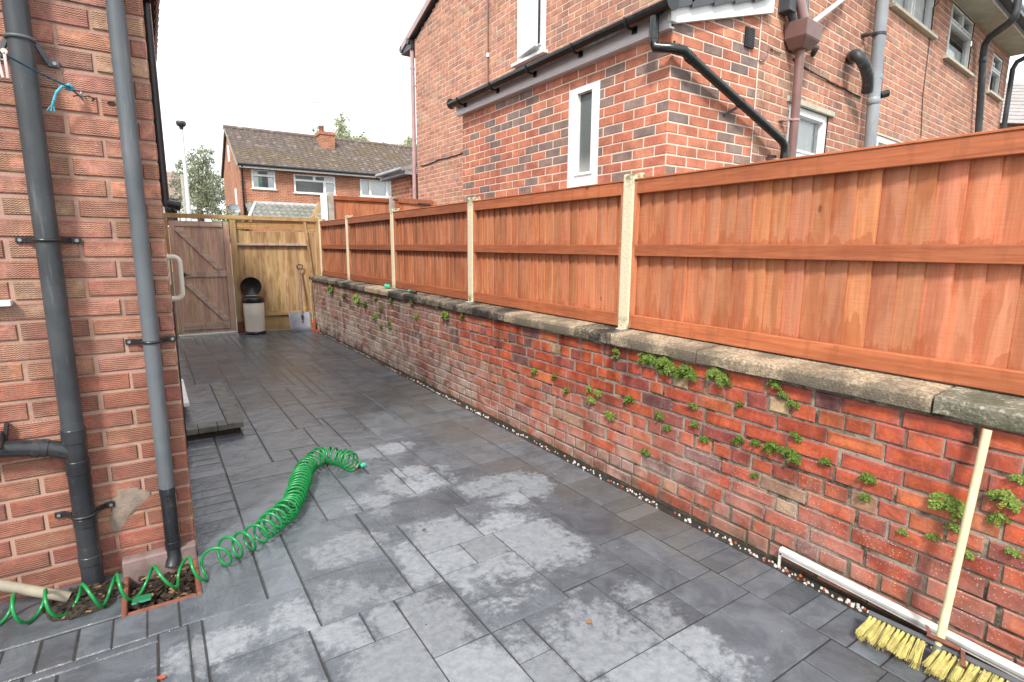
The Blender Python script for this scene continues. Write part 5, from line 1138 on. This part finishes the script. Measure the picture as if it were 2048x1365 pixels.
# ================================================================== TREES
def tree(name, label, cat, base, trunk_pts, blobs, leaf, n, size, seed, group=None, droop=0.):
    rg = random.Random(seed); t = thing(name, label, cat, base, group); mb = MB()
    for pts, rs in trunk_pts: mb.tube(pts, rs, 8)
    for (bx, by, bz, br, bh_) in blobs:
        s0 = Vector(trunk_pts[0][0][-1])
        mb.tube([s0.lerp(Vector((bx, by, bz)), .0), s0.lerp(Vector((bx, by, bz)), .6)+Vector((0, 0, .1)), (bx, by, bz)], [br*.06+.02, br*.04+.01, .012], 5)
    mb.build('trunk', 'bark', t); mb = MB(); tot = sum(b_[3]**2*b_[4] for b_ in blobs)
    for (bx, by, bz, br, bh_) in blobs:
        k = int(n*br**2*bh_/tot); nc = max(5, int(k/26))
        cl_ = []
        for _ in range(nc):
            v = Vector((rg.gauss(0, 1), rg.gauss(0, 1), rg.gauss(0, 1))).normalized()*rg.random()**.35
            cl_.append(Vector((bx+v.x*br, by+v.y*br, bz+v.z*bh_)))
        for i in range(k):
            c_ = cl_[i % nc]; p = c_+Vector((rg.gauss(0, 1), rg.gauss(0, 1), rg.gauss(0, .8)-droop*rg.random()))*br*.17
            s_ = size*rg.uniform(.5, 1.25); a = Vector((rg.gauss(0, 1), rg.gauss(0, 1), rg.gauss(0, 1)-droop)).normalized(); b_ = a.cross(Vector((rg.gauss(0, 1), rg.gauss(0, 1), rg.gauss(0, 1)))).normalized()*.45
            tn = rg.uniform(.6, 1.35); mb.add([p-a*s_*.5, p+b_*s_*.5, p+a*s_*.5, p-b_*s_*.5], [(0, 1, 2, 3)], 0, (tn, tn, tn*rg.uniform(.8, 1.1)))
    mb.build('crown', leaf, t); return t
tree('willow_tree', 'large grey-green tree left of the far house, behind the street lamp', 'tree', (2.6, 36, -.2), [([(2.6, 36, -.2), (2.65, 36, 2.), (2.6, 36, 3.6)], [.3, .22, .14])],
     [(2.2, 36, 4.7, .75, .95), (3.0, 36.3, 4.9, 1.0, 1.1), (2.75, 36, 6.0, .7, .8), (1.7, 36, 4.9, .5, .65), (3.5, 36.2, 4.2, .7, 1.3), (2.6, 35.6, 3.9, .9, .9), (3.35, 36, 6.35, .38, .5), (1.3, 36, 4.75, .35, .3), (1.9, 36, 5.7, .5, .5), (3.1, 36, 6.6, .45, .45), (1.6, 36, 4.0, .5, .6)], 'willow', 11000, .15, 1, droop=.6)
tree('birch_tree', 'pale feathery birch rising behind the chimney', 'tree', (12, 42, -.2), [([(12, 42, -.2), (12.1, 42, 6), (12.2, 42, 9.2)], [.22, .14, .06])],
     [(12.5, 42, 9.2, .85, 1.35), (12.7, 42, 10.3, .55, .8), (11.0, 42, 9.0, .6, .85), (10.75, 42, 9.7, .3, .5), (13.2, 42, 8.9, .6, .8), (12.0, 42, 8.6, 1.0, .9)], 'birch', 6500, .16, 2, droop=.5)
for k, (cx_, cz_, r_, lb) in enumerate(((14.4, 9.25, .8, 'rounded yellow-green tree just right of the birch, over the far roof ridge'), (16.1, 9.0, .5, 'thin spiky tree top over the far roof, left of the brown drainpipe'), (18.2, 9.4, .85, 'leafy tree top over the far roof beside the tall brick house'))):
    tree('tree', lb, 'tree', (cx_, 43, -.2), [([(cx_, 43, -.2), (cx_, 43, 8.6)], [.2, .06])], [(cx_, 43, cz_, r_, r_*.8), (cx_+r_*.7, 43, cz_-.15, r_*.6, r_*.5), (cx_-r_*.8, 43, cz_-.3, r_*.5, r_*.5), (cx_+.1, 43, cz_+r_*.7, r_*.35, r_*.5)], 'birch', 2200, .15, 10+k)
tree('garden_bush', 'bright green bush at the left foot of the far house', 'bush', (2.95, 26, -.2), [([(2.95, 26, -.2), (2.95, 26, 1.6)], [.06, .03])], [(2.9, 26, 2.45, .6, .55), (2.5, 26, 2.2, .5, .5), (3.2, 26, 2.3, .45, .5), (2.2, 26, 1.9, .4, .5)], 'bushl', 2200, .10, 5)

# ================================================================== FERNS in the low wall
def fern_mesh(seed, nf_, spread, drop):
    rg = random.Random(seed); mb = MB()
    for i in range(nf_):
        a = rg.uniform(-1.45, 1.45); L = rg.uniform(.5, 1.)*spread; p = Vector((rg.uniform(-.01, .01), rg.uniform(-.25, .25)*spread, rg.uniform(-.12, .12)*spread))
        v = Vector((-.62*rg.uniform(.25, 1.), math.sin(a)*.8, math.cos(a)*.45*rg.uniform(-.3, 1.))).normalized(); pts = [p]
        for s_ in range(7): v = (v+Vector((0.03, 0, -drop))).normalized(); pts.append(pts[-1]+v*L/7)
        mb.tube(pts, [.0007]*7+[.0004], 4)
        for s_ in range(1, 8):
            for sd_ in (-1, 1):
                for q in range(2):
                    c_ = pts[s_]+Vector((rg.uniform(-1, 1), rg.uniform(-1, 1), rg.uniform(-1, 1)))*.004+Vector((0, sd_*.007*(1.15-s_/9), rg.uniform(-.004, .004))); r_ = rg.uniform(.0032, .0064); tn = rg.uniform(.55, 1.35); r_ *= (.7+.6*rg.random()); dead = rg.random() < .07
                    n_ = Vector((-1+rg.uniform(-.7, .7), rg.uniform(-.8, .8), rg.uniform(0, 1.2))).normalized(); e1 = n_.cross(Vector((0, 1, .2))).normalized(); e2 = n_.cross(e1)
                    mb.add([c_+e1*r_*math.cos(k*1.2566)+e2*r_*math.sin(k*1.2566) for k in range(5)], [(0, 1, 2, 3, 4)], 0, (tn*1.5, tn*.62, tn*.5) if dead else (tn*rg.uniform(.85, 1.12), tn, tn*.9))
    return mb
protos = []
for i, (nf_, sprd, dr_) in enumerate(((16, .05, .22), (34, .065, .25), (60, .085, .30), (9, .035, .2))):
    protos.append((fern_mesh(200+i, nf_, sprd, dr_), sprd))
meshes = []
GRP = 'small ferns rooted in the low brick wall'
TINY = 'tiny green fern sprig rooted in a mortar joint of the low brick wall'
FERNS = [ # x, y, proto, scale, label
    (664, 575, 2, 1.25, 'dull green fern clump at the far end of the low wall, under the coping'), (688, 590, 1, 1., None), (716, 594, 2, 1.2, 'spreading bright fern clump under the coping, second from the far end'), (732, 606, 1, 1.1, None),
    (752, 596, 1, .8, None), (763, 615, 1, .9, None), (751, 632, 1, 1., 'yellow-green fern trailing down the far part of the low wall'), (763, 650, 1, .8, None), (779, 647, 0, 1.1, None), (781, 652, 0, .9, None),
    (783, 600, 0, 1., None), (826, 603, 1, .8, 'flat fern sprig just below the dark coping, left of the bushy clump'), (893, 626, 2, .95, 'bushy fern clump under the dark coping in the middle of the wall'), (877, 613, 0, .8, None), (926, 631, 0, .9, None), (834, 632, 0, .9, None),
    (1293, 712, 1, 1.0, None), (1234, 700, 3, 1., None), (1233, 712, 3, .8, None), (1307, 710, 2, .75, 'long fern mat hanging under the coping, left half'), (1338, 722, 2, .85, None), (1368, 735, 2, .85, 'long fern mat hanging under the coping, right half by the coping joint'), (1385, 742, 1, .9, None), (1324, 740, 3, 1., None),
    (1438, 742, 2, .8, 'round fern clump under the coping just right of the long fern mat'), (1452, 756, 1, .8, None), (1553, 764, 1, .62, 'small fern hanging below the pebble coping, right of the round clump'), (1569, 788, 3, .9, None), (1477, 808, 0, .6, None), (1588, 806, 3, 1., None),
    (1070, 740, 0, .9, None), (1108, 752, 3, .9, None), (1133, 781, 0, .9, None), (1181, 775, 1, .62, 'upper lobe of the double fern tuft in mid wall'), (1184, 797, 1, .7, 'lower lobe of the double fern tuft in mid wall'), (1199, 785, 0, .8, None), (1258, 796, 0, 1., None), (1224, 829, 0, 1., None),
    (1321, 828, 1, .62, 'fern tuft in mid wall, below the left half of the long fern mat'), (1336, 854, 0, .7, None), (1389, 846, 0, .7, None), (1411, 876, 0, .7, None), (1388, 810, 3, .9, None),
    (1477, 876, 1, .66, 'fern tuft at the left end of the fern row along one mortar joint'), (1512, 882, 1, .5, None), (1545, 888, 1, .8, 'largest fern of the row along one mortar joint'), (1590, 906, 1, .8, 'fern at the right end of the row along one mortar joint'), (1568, 898, 0, .8, None), (1652, 920, 0, .62, None), (1510, 949, 0, .55, None),
    (1737, 951, 1, .62, 'lone fern sprig midway between the fern row and the dense cushion'), (1732, 992, 0, .62, None), (1596, 872, 3, .9, None), (1905, 1000, 2, .80, 'densest dark fern cushion on the wall, left of the broom handle'), (1925, 1012, 1, .8, None),
    (1996, 1030, 1, .62, None), (2022, 992, 1, .8, 'fern spray right of the broom handle at the right edge'), (2000, 985, 0, .8, None), (1807, 1061, 0, .5, None), (1867, 1071, 0, .55, None), (1907, 1052, 3, .8, None), (2029, 1102, 0, .55, None), (1938, 1106, 3, .7, None), (2040, 955, 0, .6, None), (1293, 902, 3, 1., None)]
fo = None
for i, (x, y, k, sc_, lb) in enumerate(FERNS):
    p = px(x, y, 0, WX-.008)
    if len(meshes) <= k:
        meshes += [None]*(k+1-len(meshes))
    if meshes[k] is None:
        o = protos[k][0].build('wall_fern', 'fern'); meshes[k] = o
    else:
        o = meshes[k].copy(); COL.objects.link(o)
    o.location = p; o.scale = (sc_, sc_*(1.3 if k == 2 else 1.), sc_); o.rotation_euler = (rad(random.Random(i).uniform(-35, 35)), 0, 0)
    if sc_ > 0 and i % 2: o.scale.y *= -1
    tag(o, lb or TINY, 'fern', GRP)
mb = MB(); rng = random.Random(71)
for (x, y, sc_) in ((352, 700, 1.),):
    p0 = Vector((.12, 7.1, 0))
    for i in range(70):
        a = rng.random()*6.28; q = Vector((math.cos(a)*.5, math.sin(a), rng.uniform(.6, 2.2)))*rng.uniform(.03, .09); mb.add([p0, p0+q+Vector((.012, 0, 0)), p0+q*1.3, p0+q+Vector((-.012, 0, 0))], [(0, 1, 2, 3)], 0, (rng.uniform(.6, 1.2),)*3)
tag(mb.build('weed_tuft', 'fern'), 'tuft of green weed at the foot of the side wall near the gate', 'weed')

# ================================================================== HOSE
ctr = [(-60, 1232), (-10, 1226), (37, 1218), (103, 1207), (165, 1196), (224, 1179), (282, 1168), (331, 1158), (374, 1142), (412, 1133), (443, 1110), (470, 1094), (499, 1079), (521, 1064), (539, 1050), (557, 1035), (571, 1023), (583, 1008), (590, 993), (596, 978), (601, 963), (605, 948), (611, 936), (622, 926), (635, 917), (650, 912), (665, 912), (680, 915), (694, 920), (706, 926)]
RH, rt = .056, .0067
ax = [px(x, y, 2, RH+rt) for x, y in ctr]
ctr_p = [ax[0]]
def cat(P, t_):
    i = min(int(t_), len(P)-2); f = t_-i; p0, p1, p2, p3 = P[max(i-1, 0)], P[i], P[i+1], P[min(i+2, len(P)-1)]
    return .5*((2*p1)+(-p0+p2)*f+(2*p0-5*p1+4*p2-p3)*f*f+(-p0+3*p1-3*p2+p3)*f**3)
N_ = 3000; path = [cat(ax, i/N_*(len(ax)-1)) for i in range(N_+1)]
pts = []; ph = 1.2
for i, p in enumerate(path):
    f = i/N_; tg = (path[min(i+1, N_)]-path[max(i-1, 0)]).normalized(); up = Vector((0, 0, 1)); sd_ = tg.cross(up).normalized()
    if i: 
        ds = (path[i]-path[i-1]).length; s_ = f*(len(ax)-1)
        pitch = .128 if s_ < 8 else (.128+(s_-8)/6*(.046-.128) if s_ < 14 else max(.040, .046-(s_-14)/4*.006))
        if s_ > 24: pitch = .042
        ph += 2*math.pi*ds/(pitch*(1+.16*math.sin(i*.021)+.10*math.sin(i*.0083+2)))
    rr = RH*(1+.05*math.sin(i*.013)+.04*math.sin(i*.031))
    pts.append(p+Vector((0, 0, rr-RH))+(up*math.sin(ph)-sd_*math.cos(ph))*rr)
hz = thing('coiled_hose', 'bright green coiled garden hose stretched across the wet patio', 'hose', (.5, 2.9, 0))
thin = [pts[0]]
for p in pts:
    if (p-thin[-1]).length > .011: thin.append(p)
e0 = px(712, 936, 2, .02); e1 = px(731, 929, 2, .022); thin.append(thin[-1].lerp(e0, .6)); thin.append(e0)
mb = MB(); mb.tube(thin, rt, 8); mb.build('coil', 'hose', hz)
d_ = (e1-e0).normalized()
mb = MB(); mb.tube([e0-d_*.008, e0+d_*.012], .010, 12); mb.build('ferrule', 'brass', hz)
mb = MB(); mb.tube([e0+d_*.010, e0+d_*.03], .0145, 14); mb.build('collar', 'black', hz)
mb = MB(); mb.tube([e0+d_*.03, e0+d_*.036, e0+d_*.07], [.013, .0165, .0155], 14); mb.build('connector', 'teal', hz)

# ================================================================== BROOM and trunking
bm = thing('broom', 'broom with yellow bristles leaning on the low brick wall', 'broom', (2.28, .65, 0))
ha, hb = px(1738, 1227, 2, .095), Vector((0, 0, 0)); hb = px(2060, 1378, 2, .095); dirh = (hb-ha).normalized()
top = px(1975, 860, 0, WX-.058); bot = px(1879, 1283, 2, .115); 
mb = MB(); mb.tube([bot-(top-bot).normalized()*.03, bot.lerp(top, .5), top], .0135, 16); mb.build('handle', 'broomhandle', bm)
mb = MB(); mb.tube([bot-(top-bot).normalized()*.055, bot-(top-bot).normalized()*.012], .0165, 14); mb.build('ferrule', 'steel', bm)
nrm = dirh.cross(Vector((0, 0, 1))).normalized(); nrm = nrm if nrm.x < 0 else -nrm       # away from the wall
bd = (nrm*.72+Vector((0, 0, -.70))).normalized(); bk = dirh.cross(bd).normalized()
mid = ha.lerp(hb, .5); L = (hb-ha).length+.16
mb = MB(); mb.obox(ha+dirh*(L/2), dirh*L/2, bk*.017, bd*.010); mb.build('head', 'broomhead', bm, .005)
mb = MB(); q = bot-bd*.0
mb.beam(q+dirh*(-.035)-bk*.0, q+dirh*.06, .05, .014, -bd); mb.prism([q+dirh*.062+bk*.02, q+dirh*.062-bk*.02, q+dirh*.075-bk*.02+bd*.05, q+dirh*.075+bk*.02+bd*.05], dirh*.012); mb.prism([q-dirh*.035+bk*.02, q-dirh*.035-bk*.02, q-dirh*.05-bk*.02-bd*.03, q-dirh*.05+bk*.02-bd*.03], dirh*.012); mb.build('bracket', 'rust', bm, .001)
mb = MB(); rng = random.Random(9); nt_ = 40
for i in range(nt_):
    u = .012+(L-.02)*i/(nt_-1); b0 = ha+dirh*u
    if .19 < u < .225: continue
    for rw_ in (-1, 1):
        tl = rng.uniform(.086, .104); lean = dirh*rng.uniform(-.30, .0)*(1 if u < .2 else .9)
        tuft = (bd+lean+bk*rw_*.16).normalized(); s0 = b0+bd*.008+bk*rw_*.009; tn = rng.uniform(.6, 1.2)
        n_ = 34
        for k in range(n_):
            o_ = dirh*rng.gauss(0, .0022)+bk*rng.gauss(0, .0022); sp_ = (tuft+dirh*rng.gauss(0, .06)+bk*rng.gauss(0, .06)).normalized(); e_ = s0+o_+sp_*tl*rng.uniform(.9, 1.04); e_.z = max(e_.z, .003)
            sd_ = dirh*.0007; t2 = tn*rng.uniform(.75, 1.2); mb.add([s0+o_-sd_, s0+o_+sd_, e_+sd_*.8, e_-sd_*.8], [(0, 1, 2, 3)], 0, (t2,)*3)
            sd_ = bk*.0007; mb.add([s0+o_-sd_, s0+o_+sd_, e_+sd_*.8, e_-sd_*.8], [(0, 1, 2, 3)], 0, (t2,)*3)
mb.build('bristles', 'bristle', bm)
tr = thing('plastic_strip', 'long scuffed white plastic strip resting along the foot of the low wall', 'plastic strip', (2.39, .8, .08))
A, B = px(1561, 1101, 0, WX-.045), px(2075, 1364, 0, WX-.045); dr = (B-A).normalized()
mb = MB(); sdv = Vector((-1, 0, 0)); upv = dr.cross(sdv).normalized(); upv = upv if upv.z > 0 else -upv
prf = [(-.014, -.020), (.010, -.020), (.010, -.006), (.015, -.006), (.017, .008), (.004, .018), (-.012, .018), (-.012, .012), (.0, .012), (.008, .004), (.004, -.014), (-.014, -.014)]
mb.prism([A+sdv*a+upv*b_ for a, b_ in prf], dr*(B-A).length); o = mb.build('channel', 'white_dirty', tr, .001)
for f in (.12, .42, .72): mb = MB(); q = A.lerp(B, f)+sdv*.009+upv*.009; mb.tube([q, q+(sdv+upv)*.0025], .004, 8); mb.build('screw_hole', 'rust', tr)
mb = MB(); mb.beam(A+Vector((-.008, -.004, -.002)), Vector((A.x-.008, A.y-.004, .0)), .004, .012, (0, 1, 0)); mb.build('end_leg', 'white_dirty', tr)

mb = MB(); rng = random.Random(55)
for i in range(420):
    xx, yy = rng.uniform(-.4, 2.3), rng.uniform(.7, 8)**1.; r_ = rng.uniform(.0012, .0032)
    if xx < .55 and yy > 2.4 and xx < .1: continue
    a = rng.random()*6.28; k = 0 if rng.random() < .35 else 1
    vs = [(xx+r_*math.cos(a+q*2.1)*rng.uniform(.7, 1.5), yy+r_*math.sin(a+q*2.1)*rng.uniform(.7, 1.5), .0008) for q in range(3)]
    mb.add(vs+[(xx, yy, .0008+r_*.8)], [(0, 1, 3), (1, 2, 3), (2, 0, 3)], k, (rng.uniform(.5, 1),)*3)
tag(mb.build('grit', ['pebble', 'debris']), 'scattered grit and specks of dirt over the patio', 'grit', kind='stuff')
# fallen leaves and crumbs on the patio
rng = random.Random(5)
for k, (x, y, s_, mt, lb) in enumerate(((1178, 1246, .012, 'leafdead', 'small brown leaf on the large pale paving stone'), (324, 1355, .013, 'redfrag', 'orange leaf scrap on the paving at lower left'), (850, 930, .009, 'leafdead', 'brown leaf beyond the hose connector'), (848, 1060, .009, 'leafdead', 'brown scrap on the dark slate-textured stone'))):
    p = px(x, y, 2, .004); mb = MB(); n = 7; vs = [p+Vector((math.cos(a)*s_*rng.uniform(.7, 1.3), math.sin(a)*s_*rng.uniform(.6, 1.2), rng.uniform(.0, .006))) for a in [6.283*i/n for i in range(n)]]
    mb.add(vs+[v+Vector((0, 0, .002)) for v in vs], [tuple(range(n))[::-1], tuple(range(n, 2*n))]+[(i, (i+1) % n, n+(i+1) % n, n+i) for i in range(n)]); tag(mb.build('fallen_leaf', mt), lb, 'leaf')
